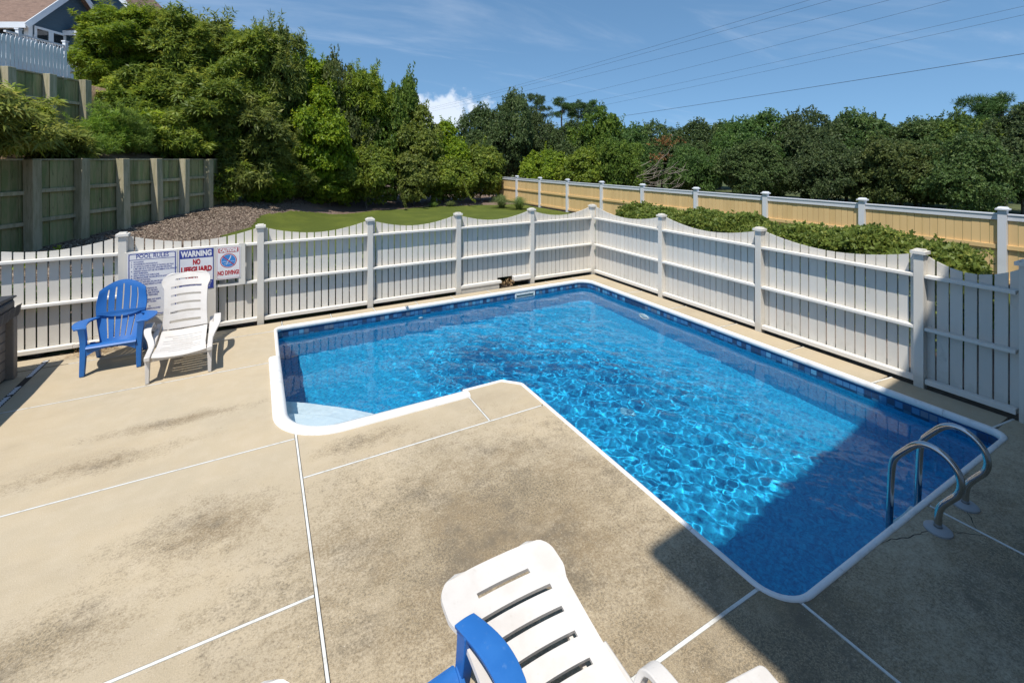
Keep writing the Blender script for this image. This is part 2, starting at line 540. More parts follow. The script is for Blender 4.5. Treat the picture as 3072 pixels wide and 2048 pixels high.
def concrete_mat():
    """tan broom-finished concrete, worn to dark specked aggregate in soft-edged patches"""
    m, n, l, b = new_mat('tan_concrete')
    b.inputs['Roughness'].default_value = 0.85
    b.inputs['Specular IOR Level'].default_value = 0.25
    pos = n.new('ShaderNodeNewGeometry').outputs['Position']

    def noise(scale, det=4, rough=0.6, stretch=None, loc=(0, 0, 0)):
        v = pos
        mp = n.new('ShaderNodeMapping')
        mp.inputs['Scale'].default_value = stretch or (1, 1, 1)
        mp.inputs['Location'].default_value = loc
        l.new(v, mp.inputs[0])
        z = n.new('ShaderNodeTexNoise')
        z.inputs['Scale'].default_value = scale
        z.inputs['Detail'].default_value = det
        z.inputs['Roughness'].default_value = rough
        l.new(mp.outputs[0], z.inputs['Vector'])
        return z.outputs[0]

    def rng(v, a, c, lo=0.0, hi=1.0):
        r = n.new('ShaderNodeMapRange')
        r.interpolation_type = 'SMOOTHSTEP'
        r.inputs[1].default_value = a
        r.inputs[2].default_value = c
        r.inputs[3].default_value = lo
        r.inputs[4].default_value = hi
        l.new(v, r.inputs[0])
        return r.outputs[0]

    def mth(op, a, c):
        q = n.new('ShaderNodeMath')
        q.operation = op
        for i, v in enumerate((a, c)):
            if isinstance(v, (int, float)):
                q.inputs[i].default_value = v
            else:
                l.new(v, q.inputs[i])
        return q.outputs[0]

    def mix(f, a, c):
        x = n.new('ShaderNodeMix')
        x.data_type = 'RGBA'
        for i, v in ((6, a), (7, c)):
            if isinstance(v, tuple):
                x.inputs[i].default_value = rgba(v)
            else:
                l.new(v, x.inputs[i])
        l.new(f, x.inputs[0]) if not isinstance(f, float) else setattr(x.inputs[0], 'default_value', f)
        return x.outputs[2]

    def spot(c, rx, ry):
        mp = n.new('ShaderNodeMapping')
        mp.inputs['Location'].default_value = (-c[0] / rx, -c[1] / ry, 0)
        mp.inputs['Scale'].default_value = (1 / rx, 1 / ry, 0)
        l.new(pos, mp.inputs[0])
        ln = n.new('ShaderNodeVectorMath')
        ln.operation = 'LENGTH'
        l.new(mp.outputs[0], ln.inputs[0])
        return ln.outputs['Value']

    base = mix(rng(noise(0.8, 3), 0.35, 0.65), (0.455, 0.37, 0.25), (0.42, 0.35, 0.245))
    base = mix(rng(noise(6, 4), 0.4, 0.7, 0, 0.35), base, (0.49, 0.41, 0.30))
    # worn patches, from the mid slab and the streaks left of the step
    d = spot((1.55, 3.05), 1.65, 1.25)
    d = mth('MINIMUM', d, spot((2.6, 1.6), 1.6, 1.1))
    d = mth('MINIMUM', d, spot((4.9, 0.9), 2.6, 0.75))
    d = mth('MINIMUM', d, mth('ADD', spot((-0.75, 6.05), 0.95, 0.16), 0.42))
    d = mth('MINIMUM', d, mth('ADD', spot((-1.35, 5.55), 0.9, 0.22), 0.42))
    d = mth('MINIMUM', d, mth('ADD', spot((-0.35, 4.15), 0.75, 0.55), 0.42))
    d = mth('MINIMUM', d, mth('ADD', spot((-1.2, 3.6), 1.0, 0.42), 0.42))
    d = mth('MINIMUM', d, mth('ADD', spot((0.95, 4.72), 0.65, 0.2), 0.42))
    d = mth('ADD', d, mth('MULTIPLY', mth('SUBTRACT', noise(2.3, 8, 0.75, (1, 1.5, 1)), 0.5), 1.9))
    d = mth('ADD', d, mth('MULTIPLY', mth('SUBTRACT', noise(55, 3, 0.7), 0.5), 2.2))
    d = mth('ADD', d, mth('MULTIPLY', mth('SUBTRACT', noise(13, 4, 0.7), 0.5), 1.3))
    worn = rng(d, 1.45, 0.1)
    general = rng(noise(0.55, 5, 0.65, (0.7, 1.6, 1), (3, 1, 0)), 0.45, 0.75, 0, 0.3)
    worn = mth('MAXIMUM', worn, general)
    specks = rng(noise(60, 2, 0.5), 0.47, 0.60)
    specks2 = rng(noise(150, 2, 0.5), 0.45, 0.62)
    grit = mth('MAXIMUM', specks, mth('MULTIPLY', specks2, 0.7))
    dark = mix(grit, (0.32, 0.25, 0.155), (0.15, 0.122, 0.082))
    dark = mix(rng(noise(1.6, 4), 0.4, 0.65, 0, 0.7), dark, (0.235, 0.172, 0.098))
    dark = mix(rng(noise(2.1, 6, 0.7, None, (7, 3, 0)), 0.46, 0.66, 0, 0.8), dark, (0.125, 0.102, 0.072))
    dark = mix(rng(noise(1.7, 6, 0.7, None, (1, 9, 0)), 0.52, 0.70, 0, 0.75), dark, (0.37, 0.30, 0.20))
    cur = mix(mth('MULTIPLY', worn, 0.95), base, dark)
    cur = mix(mth('MULTIPLY', specks2, mth('ADD', 0.10, mth('MULTIPLY', worn, 0.30))), cur, (0.13, 0.105, 0.075))
    light = rng(noise(95, 2, 0.5, None, (5, 2, 0)), 0.66, 0.74, 0, 0.55)
    cur = mix(light, cur, (0.58, 0.52, 0.42))
    l.new(cur, b.inputs['Base Color'])
    bp = n.new('ShaderNodeBump')
    bp.inputs['Strength'].default_value = 0.35
    bp.inputs['Distance'].default_value = 0.006
    l.new(noise(110, 3), bp.inputs['Height'])
    l.new(bp.outputs[0], b.inputs['Normal'])
    return m


M['concrete'] = concrete_mat()


def liner_mat():
    """vinyl liner print: speckled blue, with a band of small mixed tiles under the coping (uv: metres along the wall, height)"""
    m, n, l, b = new_mat('pool_liner')
    b.inputs['Roughness'].default_value = 0.5
    pos = n.new('ShaderNodeNewGeometry').outputs['Position']
    nz = n.new('ShaderNodeTexNoise')
    nz.inputs['Scale'].default_value = 34
    nz.inputs['Detail'].default_value = 4
    nz.inputs['Roughness'].default_value = 0.7
    l.new(pos, nz.inputs['Vector'])
    rp = n.new('ShaderNodeValToRGB')
    e = rp.color_ramp.elements
    e[0].position, e[0].color = 0.34, rgba((0.002, 0.155, 0.36))
    e[1].position, e[1].color = 0.66, rgba((0.012, 0.43, 0.68))
    k = e.new(0.5)
    k.color = rgba((0.004, 0.29, 0.54))
    l.new(nz.outputs[0], rp.inputs[0])
    uv = n.new('ShaderNodeUVMap')
    uv.uv_map = 'wall'
    sp = n.new('ShaderNodeSeparateXYZ')
    l.new(uv.outputs[0], sp.inputs[0])

    def mth(op, a, c=0.0):
        q = n.new('ShaderNodeMath')
        q.operation = op
        for i, v in enumerate((a, c)):
            if isinstance(v, (int, float)):
                q.inputs[i].default_value = v
            else:
                l.new(v, q.inputs[i])
        return q.outputs[0]

    T = 0.08
    cu = mth('DIVIDE', sp.outputs[0], T)
    cv = mth('DIVIDE', sp.outputs[1], T)
    fl = n.new('ShaderNodeCombineXYZ')
    l.new(mth('FLOOR', cu), fl.inputs[0])
    l.new(mth('FLOOR', cv), fl.inputs[1])
    wh = n.new('ShaderNodeTexWhiteNoise')
    wh.noise_dimensions = '2D'
    l.new(fl.outputs[0], wh.inputs['Vector'])
    tr = n.new('ShaderNodeValToRGB')
    tr.color_ramp.interpolation = 'CONSTANT'
    e = tr.color_ramp.elements
    e[0].position, e[0].color = 0.0, rgba((0.022, 0.048, 0.11))
    e[1].position, e[1].color = 0.28, rgba((0.10, 0.145, 0.215))
    for p, c in ((0.45, (0.03, 0.11, 0.25)), (0.62, (0.085, 0.27, 0.44)), (0.80, (0.045, 0.165, 0.34))):
        k = e.new(p)
        k.color = rgba(c)
    l.new(wh.outputs['Value'], tr.inputs[0])
    fu = mth('FRACT', cu)
    fv = mth('FRACT', cv)
    edge = mth('MINIMUM', mth('MINIMUM', fu, mth('SUBTRACT', 1.0, fu)), mth('MINIMUM', fv, mth('SUBTRACT', 1.0, fv)))
    gr = mth('LESS_THAN', edge, 0.06)
    mg = n.new('ShaderNodeMix')
    mg.data_type = 'RGBA'
    mg.inputs[7].default_value = rgba((0.012, 0.06, 0.17))
    l.new(gr, mg.inputs[0])
    l.new(tr.outputs[0], mg.inputs[6])
    inb = mth('MULTIPLY', mth('GREATER_THAN', sp.outputs[1], -0.24), mth('LESS_THAN', sp.outputs[1], -0.08))
    mx = n.new('ShaderNodeMix')
    mx.data_type = 'RGBA'
    l.new(inb, mx.inputs[0])
    l.new(rp.outputs[0], mx.inputs[6])
    l.new(mg.outputs[2], mx.inputs[7])
    rim = n.new('ShaderNodeMix')
    rim.data_type = 'RGBA'
    rim.inputs[7].default_value = rgba((0.008, 0.05, 0.17))
    l.new(mth('MULTIPLY', mth('GREATER_THAN', sp.outputs[1], -0.08), mth('LESS_THAN', sp.outputs[1], -0.001)), rim.inputs[0])
    l.new(mx.outputs[2], rim.inputs[6])
    l.new(rim.outputs[2], b.inputs['Base Color'])
    return m


M['liner'] = liner_mat()


def water_mat():
    m, n, l, b = new_mat('pool_water')
    b.inputs['Base Color'].default_value = (0.93, 0.985, 1.0, 1)
    b.inputs['Roughness'].default_value = 0.0
    b.inputs['IOR'].default_value = 1.33
    b.inputs['Transmission Weight'].default_value = 1.0
    return m


M['water'] = water_mat()

# ------------------------------------------------------------------ terrain
def smooth(t):
    t = np.clip(t, 0, 1)
    return t * t * (3 - 2 * t)


def ground_z(lat, dep):
    """bank on the left: level by the pool, up to the foot of the lower timber wall, terraces behind it"""
    lat = np.asarray(lat, float)
    dep = np.asarray(dep, float)
    foot = 0.46 + 0.055 * np.clip(dep - 11.9, -3, 14)
    z = foot * smooth((-lat - 8.3) / 4.2)
    z = z + 0.25 * smooth((dep - 24) / 6.0) * smooth((-lat - 2) / 8.0)
    # behind the lower wall (lat -12.6) the fill stands at wall-top height, behind the upper wall higher again
    t1 = smooth((-lat - 12.62) / 0.12)
    tail = 1 - smooth((dep - 18.6) / 7.0)
    z = z * (1 - t1) + t1 * (2.72 * tail + (1 - tail) * (foot + 0.5)) + t1 * smooth((-lat - 12.8) / 2.6) * 0.75
    t2 = smooth((-lat - 15.72) / 0.12)
    tail2 = 1 - smooth((dep - 16.7) / 9.0)
    z = z + t2 * (2.15 * tail2 + 1.2 * (1 - tail2)) + smooth((-lat - 16) / 8) * 1.6
    return z - 0.03


def sheet_ld(name, lats, deps, mat, dz=0.0, keep=None, zf=ground_z):
    LA, DE = np.meshgrid(lats, deps)
    Z = zf(LA, DE) + dz
    X = LA * CY + DE * SY
    Y = -LA * SY + DE * CY
    v = np.stack([X, Y, Z], -1).reshape(-1, 3)
    nx, ny = len(lats), len(deps)
    idx = np.arange(nx * ny).reshape(ny, nx)
    f = np.stack([idx[:-1, :-1], idx[:-1, 1:], idx[1:, 1:], idx[1:, :-1]], -1).reshape(-1, 4)
    if keep is not None:
        cl = (LA[:-1, :-1] + LA[1:, 1:]).ravel() / 2
        cd = (DE[:-1, :-1] + DE[1:, 1:]).ravel() / 2
        f = f[keep(cl, cd)]
    return tag(link(name, np_mesh(name, v, f, True), mat), kind='structure')


# earth under everything, reaching the horizon (lowered where the pool is dug)
g = MB()
rim = [(-400, -400), (400, -400), (400, 1200), (-700, 1200)]
hole = [(-12, -6), (7.4, -6), (7.4, 9.05), (-12, 9.05)]
g.add([(x, y, -0.06) for x, y in rim + hole], [(0, 1, 5, 4), (1, 2, 6, 5), (2, 3, 7, 6), (3, 0, 4, 7)])
tag(g.build('ground', M['far_ground']), kind='structure')
g = MB()
g.add([(x, y, -0.3) for x, y in hole], [(0, 1, 2, 3)])
g.f = []
# thin margin of bare soil along the fence line
g.box(-12, 7.4, 8.86, 9.06, -0.30, -0.035)
g.box(7.10, 7.42, -6, 8.86, -0.30, -0.037)
tag(g.build('soil_margin', M['soil']), kind='structure')


def not_pool(cl, cd):
    x = cl * CY + cd * SY
    y = -cl * SY + cd * CY
    return ~((x < 7.6) & (y < 9.2))


def lawn_edge(dep):
    return np.interp(dep, [9, 13, 15.6, 19.7, 24], [-7.2, -8.6, -9.7, -10.4, -10.3]) + 0.12 * np.sin(dep * 1.9)


sheet_ld('mulch_bed', np.concatenate([np.arange(-34, -13.2, 0.8), np.array([-13.0, -12.9, -12.8, -12.74, -12.68, -12.62, -12.56]), np.arange(-12.4, 14, 0.4)]),
         np.arange(5.0, 46, 0.4), M['mulch'], 0.0, lambda a, b: not_pool(a, b) & (a > -12.6))
sheet_ld('bank', np.array(list(np.arange(-34, -15.9, 0.6)) + [-15.84, -15.78, -15.72, -15.6] + list(np.arange(-15.3, -12.8, 0.3)) + [-12.74, -12.68]),
         np.arange(5.0, 46, 0.4), M['bank'], 0.0)


def in_lawn(cl, cd):
    back = np.interp(cl, [-11, -10.4, -9.4, -7, -4, 0], [18.5, 20.6, 22.6, 25.2, 27.2, 28.6]) + 0.2 * np.sin(cl * 2.3)
    x = cl * CY + cd * SY
    return not_pool(cl, cd) & (cl > lawn_edge(cd)) & (cd < back) & (x < 14.2) & ~((x < 10.8) & (-cl * SY + cd * CY < 10.6))


sheet_ld('lawn', np.arange(-12.5, 16, 0.12), np.arange(4.0, 30, 0.12), M['grass'], 0.03, in_lawn)

def mulch_chips():
    rng = np.random.default_rng(5)
    n = 42000
    lat = rng.uniform(-12.4, -8.6, n)
    dep = 10 + 15 * rng.uniform(0, 1, n) ** 1.2
    ok = lat < lawn_edge(dep) - 0.05
    lat, dep = lat[ok], dep[ok]
    n = len(lat)
    z = ground_z(lat, dep) + rng.uniform(0.002, 0.02, n)
    c = np.stack([lat * CY + dep * SY, -lat * SY + dep * CY, z], -1)
    a = rng.uniform(0, 6.28, n)
    d = np.stack([np.cos(a), np.sin(a), rng.normal(0, .35, n)], -1) * rng.uniform(.012, .034, (n, 1))
    s_ = np.stack([-np.sin(a), np.cos(a), rng.normal(0, .5, n)], -1) * rng.uniform(.005, .012, (n, 1))
    v = np.stack([c - d - s_, c + d - s_, c + d + s_, c - d + s_], 1).reshape(-1, 3)
    me = np_mesh('mulch_chips', v, np.arange(len(v)).reshape(-1, 4))
    at = me.attributes.new('tint', 'FLOAT', 'POINT')
    at.data.foreach_set('value', np.repeat(rng.uniform(0, 1, n), 4).astype(np.float32))
    me.materials.append(leaf_mat('bark_chip', (0.085, 0.06, 0.047), (0.33, 0.255, 0.205), None, 0.0, 0.9))
    tag(link('mulch_chips', me), 'loose bark chips covering the bed below the timber wall', kind='stuff')


mulch_chips()

# ------------------------------------------------------------------ pool outline
def rounded(poly, radii, closed=True, seg=10):
    out = []
    n = len(poly)
    for i in range(n):
        p = Vector(poly[i])
        r = radii[i]
        if r <= 0 or (not closed and i in (0, n - 1)):
            out.append((p.x, p.y))
            continue
        a = (Vector(poly[i - 1]) - p).normalized()
        c = (Vector(poly[(i + 1) % n]) - p).normalized()
        ang = a.angle(c)
        t = r / math.tan(ang / 2)
        cen = p + (a + c).normalized() * (r / math.sin(ang / 2))
        p0, p1 = p + a * t, p + c * t
        a0 = math.atan2(p0.y - cen.y, p0.x - cen.x)
        a1 = math.atan2(p1.y - cen.y, p1.x - cen.x)
        da = (a1 - a0 + math.pi) % (2 * math.pi) - math.pi
        out += [(cen.x + r * math.cos(a0 + da * k / seg), cen.y + r * math.sin(a0 + da * k / seg)) for k in range(seg + 1)]
    return out


def offset(path, d, closed=True):
    """shift to the left of the travel direction"""
    n = len(path)
    out = []
    for i in range(n):
        p = Vector(path[i])
        e = []
        if closed or i > 0:
            e.append((p - Vector(path[i - 1])).normalized())
        if closed or i < n - 1:
            e.append((Vector(path[(i + 1) % n]) - p).normalized())
        nn = [Vector((-q.y, q.x)) for q in e]
        m = sum(nn, Vector((0, 0))).normalized()
        k = d / max(0.3, m.dot(nn[0]))
        out.append((p.x + m.x * k, p.y + m.y * k))
    return out


def densify(path, step, closed=True):
    out = []
    n = len(path)
    for i in range(n if closed else n - 1):
        a, b = Vector(path[i]), Vector(path[(i + 1) % n])
        k = max(1, int((b - a).length / step))
        out += [tuple(a.lerp(b, j / k)) for j in range(k)]
    if not closed:
        out.append(tuple(path[-1]))
    return out


CORNERS = [(2.84, 1.65), (6.70, 1.65), (6.70, 8.61), (0.20, 8.61), (0.20, 5.14), (2.67, 5.14), (2.84, 4.96)]
OUT = rounded(CORNERS, [0.26, 0.17, 0.30, 0.14, 0.55, 0.03, 0.03])


def inside(poly, x, y):
    c = False
    n = len(poly)
    for i in range(n):
        x0, y0 = poly[i]
        x1, y1 = poly[i - 1]
        if (y0 > y) != (y1 > y) and x < (x1 - x0) * (y - y0) / (y1 - y0) + x0:
            c = not c
    return c


HOLE = offset(OUT, 0.018)

# ------------------------------------------------------------------ deck
deck = tag(link('pool_deck', None), kind='structure')
sub = MB()
# sand bed just below the slabs, cut round the pool
def plate(rect, hole, z, mb, depth=0.0):
    x0, x1, y0, y1 = rect
    corners = [(x0, y0), (x1, y0), (x1, y1), (x0, y1)]
    pts = [Vector(p) for p in corners + hole]
    n = len(hole)
    edges = [(0, 1), (1, 2), (2, 3), (3, 0)] + [(4 + i, 4 + (i + 1) % n) for i in range(n)]
    vs, es, fs, *_ = delaunay_2d_cdt(pts, edges, [], 0, 1e-5)
    keep = []
    for f in fs:
        cx = sum(vs[i].x for i in f) / 3
        cy = sum(vs[i].y for i in f) / 3
        if x0 < cx < x1 and y0 < cy < y1 and not inside(hole, cx, cy):
            keep.append(f)
    if not keep:
        return None
    used = sorted({i for f in keep for i in f})
    mp = {u: i for i, u in enumerate(used)}
    V = [(vs[u].x, vs[u].y, z) for u in used]
    F = [tuple(mp[i] for i in f) for f in keep]
    if depth:
        nb = len(V)
        V += [(x, y, z - depth) for x, y, _ in V]
        cnt = {}
        for f in F:
            for i in range(3):
                cnt[(f[i], f[(i + 1) % 3])] = 1
        F += [(b, a, a + nb, b + nb) for (a, b) in cnt if (b, a) not in cnt]
    mb.add(V, F)
    return mb


plate((-11.9, 7.3, -5.9, 9.0), HOLE, -0.075, sub)
sub.build('sand_bed', M['soil'], deck)

XB = [0.33, 1.116, 1.87, 2.68, 3.43, 4.25, 5.02, 5.73, 6.48, 7.13]
YR = [8.44, 7.28, 6.12, 5.055, 3.96, 2.87, 1.78]
slabs = [(-11, 0.33, 8.44, 8.88), (-11, 0.33, 7.16, 8.44), (-11, 0.32, 5.09, 7.16), (-11, 0.32, 3.20, 5.09), (-11, 0.32, 0.9, 3.20), (-11, 0.32, -3, 0.9),
         (0.32, 2.16, 4.43, 5.4), (2.16, 3.0, 4.43, 5.4), (0.32, 3.0, 1.86, 4.43), (0.32, 3.0, -3, 1.86), (3.0, 4.75, -3, 1.78), (4.75, 7.13, -3, 1.78)]
slabs += [(a, b, 8.44, 8.88) for a, b in zip(XB[:-1], XB[1:])]
slabs += [(6.5, 7.13, b, a) for a, b in zip(YR[:-1], YR[1:])]
for x0, x1, y0, y1 in slabs:
    mb = MB()
    q = 0.0135
    if plate((x0 + q, x1 - q, y0 + q, y1 - q), HOLE, 0.0, mb, 0.07):
        mb.build('concrete_slab', M['concrete'], deck)


def strip(a, b, w=0.019, z=0.003):
    a, b = Vector((*a, z - 0.03)), Vector((*b, z - 0.03))
    MB().bar(a, b, w, 0.06).build('joint_strip', M['joint'], deck, bevel=0.003)


strip((-11, 7.16), (0.10, 7.16), 0.012)
strip((-11, 5.09), (0.305, 5.09), 0.015)
strip((-11, 3.20), (0.305, 3.20), 0.019)
strip((0.32, 5.2), (0.32, -2.9), 0.018)
strip((0.335, 4.43), (2.81, 4.43), 0.016)
strip((2.16, 4.98), (2.16, 4.445), 0.015)
strip((0.335, 1.86), (2.84, 1.86), 0.022)
strip((3.0, 1.665), (3.0, -2.9), 0.019)
strip((4.75, 1.64), (4.75, -2.9), 0.017)
strip((-2.3, 8.44), (0.20, 8.44), 0.009)
for x in XB[:-1]:
    strip((x, 8.62), (x, 8.875), 0.013)
for y in YR:
    strip((6.71, y + 0.02), (7.125, y - 0.03), 0.02 if y < 3 else 0.012)


def crack(pts, seed, w=0.006):
    rng = random.Random(seed)
    P = densify(pts, 0.035, False)
    P = [(x + rng.uniform(-.009, .009), y + rng.uniform(-.009, .009)) for x, y in P]
    mb = MB()
    for i in range(len(P) - 1):
        a, b = Vector(P[i]), Vector(P[i + 1])
        nrm = Vector((-(b - a).y, (b - a).x)).normalized()
        wa = w * (0.3 + 0.7 * math.sin(math.pi * min(1, (i + .5) / (len(P) - 1)))) * rng.uniform(0.6, 1.2) / 2
        mb.add([(a.x - nrm.x * wa, a.y - nrm.y * wa, 0.0015), (a.x + nrm.x * wa, a.y + nrm.y * wa, 0.0015),
                (b.x + nrm.x * wa, b.y + nrm.y * wa, 0.0015), (b.x - nrm.x * wa, b.y - nrm.y * wa, 0.0015)], [(0, 3, 2, 1)])
    mb.build('crack', M['crack'], deck)


def R5(a, b):
    return G(2200 + a / 2.6135, 1350 + b / 2.6135)


crack([R5(1160, 725), R5(1270, 690), R5(1400, 680), R5(1480, 640), R5(1550, 632)], 1, 0.008)
crack([R5(1700, 630), R5(1800, 650), R5(1950, 668)], 2, 0.005)
crack([R5(1830, 470), R5(1850, 520), R5(1890, 570), R5(1900, 610)], 3, 0.006)
crack([R5(1540, 410), R5(1500, 395)], 5, 0.004)

# ------------------------------------------------------------------ pool
WATER = -0.15
FLOOR = -1.16
pool = thing('swimming_pool', (3.6, 5.2, 0), 0, 'L-shaped in-ground pool with blue liner and white coping', 'swimming pool')
pool.location = (0, 0, 0)


def wall_strip(path, z0, z1, name, mat, closed=True):
    n = len(path)
    v, f, uvs = [], [], []
    s = 0.0
    S = []
    for i in range(n + (1 if closed else 0)):
        p = path[i % n]
        if i:
            s += (Vector(p) - Vector(path[(i - 1) % n])).length
        S.append(s)
        v += [(p[0], p[1], z0), (p[0], p[1], z1)]
    m = len(S)
    for i in range(m - 1):
        f.append((2 * i, 2 * i + 1, 2 * i + 3, 2 * i + 2))
    me = bpy.data.meshes.new(name)
    me.from_pydata(v, [], f)
    uv = me.uv_layers.new(name='wall')
    for lp in me.loops:
        k = lp.vertex_index
        uv.data[lp.index].uv = (S[k // 2], v[k][2])
    me.polygons.foreach_set('use_smooth', [True] * len(f))
    me.set_sharp_from_angle(angle=R(40))
    return link(name, me, mat, pool)


LINE = offset(OUT, 0.036)
wl = wall_strip(LINE, FLOOR, -0.018, 'liner_wall', M['liner'])
wl.cycles.is_caustics_receiver = True
fl = MB().add([(x, y, FLOOR + 0.004) for x, y in LINE], [tuple(range(len(LINE)))])
fl = fl.build('liner_floor', M['liner'], pool)
fl.cycles.is_caustics_receiver = True

# coping, in lengths that meet at thin seams
PROF = [(0.0, -0.03), (0.0, 0.006), (0.008, 0.014), (0.026, 0.015), (0.043, 0.005), (0.053, -0.016), (0.053, -0.044), (0.044, -0.060), (0.03, -0.064)]


def sweep(path, prof, name, mat, parent, closed=False, smooth_=50):
    offs = [offset(path, d, closed) for d, _ in prof]
    n, k = len(path), len(prof)
    vs = [(offs[j][i][0], offs[j][i][1], prof[j][1]) for i in range(n) for j in range(k)]
    fs = []
    for i in range(n if closed else n - 1):
        for j in range(k - 1):
            a, b = i * k + j, ((i + 1) % n) * k + j
            fs.append((a, b, b + 1, a + 1))
    if not closed:
        fs.append(tuple(range(k)))
        fs.append(tuple((n - 1) * k + j for j in range(k - 1, -1, -1)))
    return MB().add(vs, fs).build(name, mat, parent, smooth_)


DEN = densify(OUT, 0.12)
seams = [(3.5, 1.65), (5.6, 1.65), (6.70, 2.2), (6.70, 4.6), (6.70, 7.0), (5.6, 8.61), (3.2, 8.61), (1.2, 8.61), (0.20, 7.9), (0.2, 7.0), (2.2, 5.14), (2.84, 4.2), (2.84, 2.35)]
cut = [min(range(len(DEN)), key=lambda i: (DEN[i][0] - s[0]) ** 2 + (DEN[i][1] - s[1]) ** 2) for s in seams]
cut.sort()
for a, b in zip(cut, cut[1:] + [cut[0] + len(DEN)]):
    seg = [Vector(DEN[i % len(DEN)]) for i in range(a, b + 1)]
    mid = seg[len(seg) // 2]
    if mid.x < 1.7 and mid.y < 6.9:
        continue                                    # the step has its own flange here
    seg[0] = seg[0].lerp(seg[1], 0.016)
    seg[-1] = seg[-1].lerp(seg[-2], 0.016)
    sweep([tuple(p) for p in seg], PROF, 'coping_section', M['coping'], pool)

# corner step of pale fibreglass with its broad rolled flange
step = link('corner_step', None, None, pool)
fl_path = densify(rounded([(0.105, 7.27), (0.125, 4.985), (2.175, 4.985)], [0, 0.66, 0], False, 16), 0.2, False)
WPROF = [(0.0, -0.02), (0.0, 0.014), (0.015, 0.032), (0.06, 0.040), (0.11, 0.034), (0.145, 0.008), (0.15, -0.03), (0.12, -0.05)]
sweep(fl_path, WPROF, 'step_flange', M['coping'], step)
scr = MB().lathe([(0.0, 0.008), (0.014, 0.007), (0.018, 0.0)], (0, 0, 0), 12)
o = scr.build('flange_bolt', M['fixture'], step, 50)
o.location = (1.92, 5.055, 0.039)


def tread(S, z, name):
    ins = offset(OUT, 0.075)
    pts = [p for p in ins if p[0] < 2.2 and 5.1 < p[1] < 7.0 and p[0] + p[1] < S]
    pts = densify(pts, 0.2, False)
    c0, c1 = (0.275, S - 0.275), (S - 5.215, 5.215)
    pts = [p for p in pts if p[0] + p[1] < S - 0.02]
    poly = [c0] + pts + [c1]
    bulge = []
    for k in range(1, 8):
        t = k / 8
        x = c1[0] + (c0[0] - c1[0]) * t
        y = c1[1] + (c0[1] - c1[1]) * t
        q = 0.10 * math.sin(math.pi * t)
        bulge.append((x + q * .7, y + q * .7))
    mb = MB().prism(poly + bulge, FLOOR + 0.01, z)
    o = mb.build(name, M['step'], step, None, 0.012)
    o.cycles.is_caustics_receiver = True
    return o


tread(6.38, -0.32, 'tread')
tread(6.92, -0.56, 'tread')
arcp = [p for p in offset(OUT, 0.058) if (p[0] < 1.9 and 5.0 < p[1] < 6.9)]
arcp = [(0.258, 6.85)] + [p for p in arcp if p[1] < 6.8 and p[0] < 1.0] + [(1.72, 5.198)]
sb = wall_strip(arcp, FLOOR + 0.02, -0.018, 'step_wall', M['step'], False)
sb.parent = step
sb.cycles.is_caustics_receiver = True

# skimmer in the far wall
YW = 8.61 - 0.036
sk = link('skimmer', None, None, pool)
fr = MB()
x0, x1, z0, z1, t = 4.77, 5.26, -0.225, -0.075, 0.032
for a, b, c, d in ((x0, x1, z1 - t, z1), (x0, x1, z0, z0 + t), (x0, x0 + t, z0 + t, z1 - t), (x1 - t, x1, z0 + t, z1 - t)):
    fr.box(a, b, YW - 0.014, YW + 0.03, c, d)
fr.build('frame', M['fixture'], sk)
MB().box(x0 + t, x1 - t, YW - 0.003, YW + 0.002, z0 + t, z1 - t).build('opening', surf('skimmer_throat', (0.19, 0.25, 0.26), 0.5), sk)
for i in range(10):
    mb = MB().lathe([(0.0, 0.004), (0.006, 0.003), (0.007, 0)], (0, 0, 0), 8)
    o = mb.build('screw', M['flange'], sk)
    o.rotation_euler = (R(90), 0, 0)
    o.location = (x0 + 0.03 + (i % 5) * 0.107, YW - 0.0145, z1 - 0.016 if i < 5 else z0 + 0.016)
rj = MB().lathe([(0.045, 0), (0.045, 0.012), (0.03, 0.022), (0.012, 0.024), (0.012, 0.0)], (0, 0, 0), 20).build('return_jet', M['fixture'], pool, 40)
rj.rotation_euler = (R(90), 0, 0)
rj.location = (2.70, YW - 0.002, -0.40)
li = link('pool_light', None, None, pool)
li.location = (6.70 - 0.038, 6.72, -0.62)
li.rotation_euler = (0, R(-90), 0)
MB().lathe([(0.13, 0), (0.13, 0.02), (0.105, 0.028), (0.095, 0.02), (0.095, 0.0)], (0, 0, 0), 28).build('bezel', M['fixture'], li, 40)
MB().lathe([(0.095, 0.008), (0.06, 0.024), (0.0, 0.03)], (0, 0, 0), 28).build('lens', surf('light_lens', (0.55, 0.66, 0.66), 0.15), li, 60)
dr = MB().lathe([(0.10, 0.0), (0.095, 0.012), (0.07, 0.02), (0.0, 0.024)], (4.36, 4.7, FLOOR + 0.004), 28).build('floor_drain', surf('drain_cover', (0.14, 0.40, 0.55), 0.5), pool, 50)
cc = MB().lathe([(0.0, 0.012), (0.022, 0.011), (0.03, 0.0)], (2.43, 8.56, 0.024), 14).build('coping_anchor', M['steel'], pool, 50)


for o in pool.children_recursive:
    o.cycles.is_caustics_receiver = True

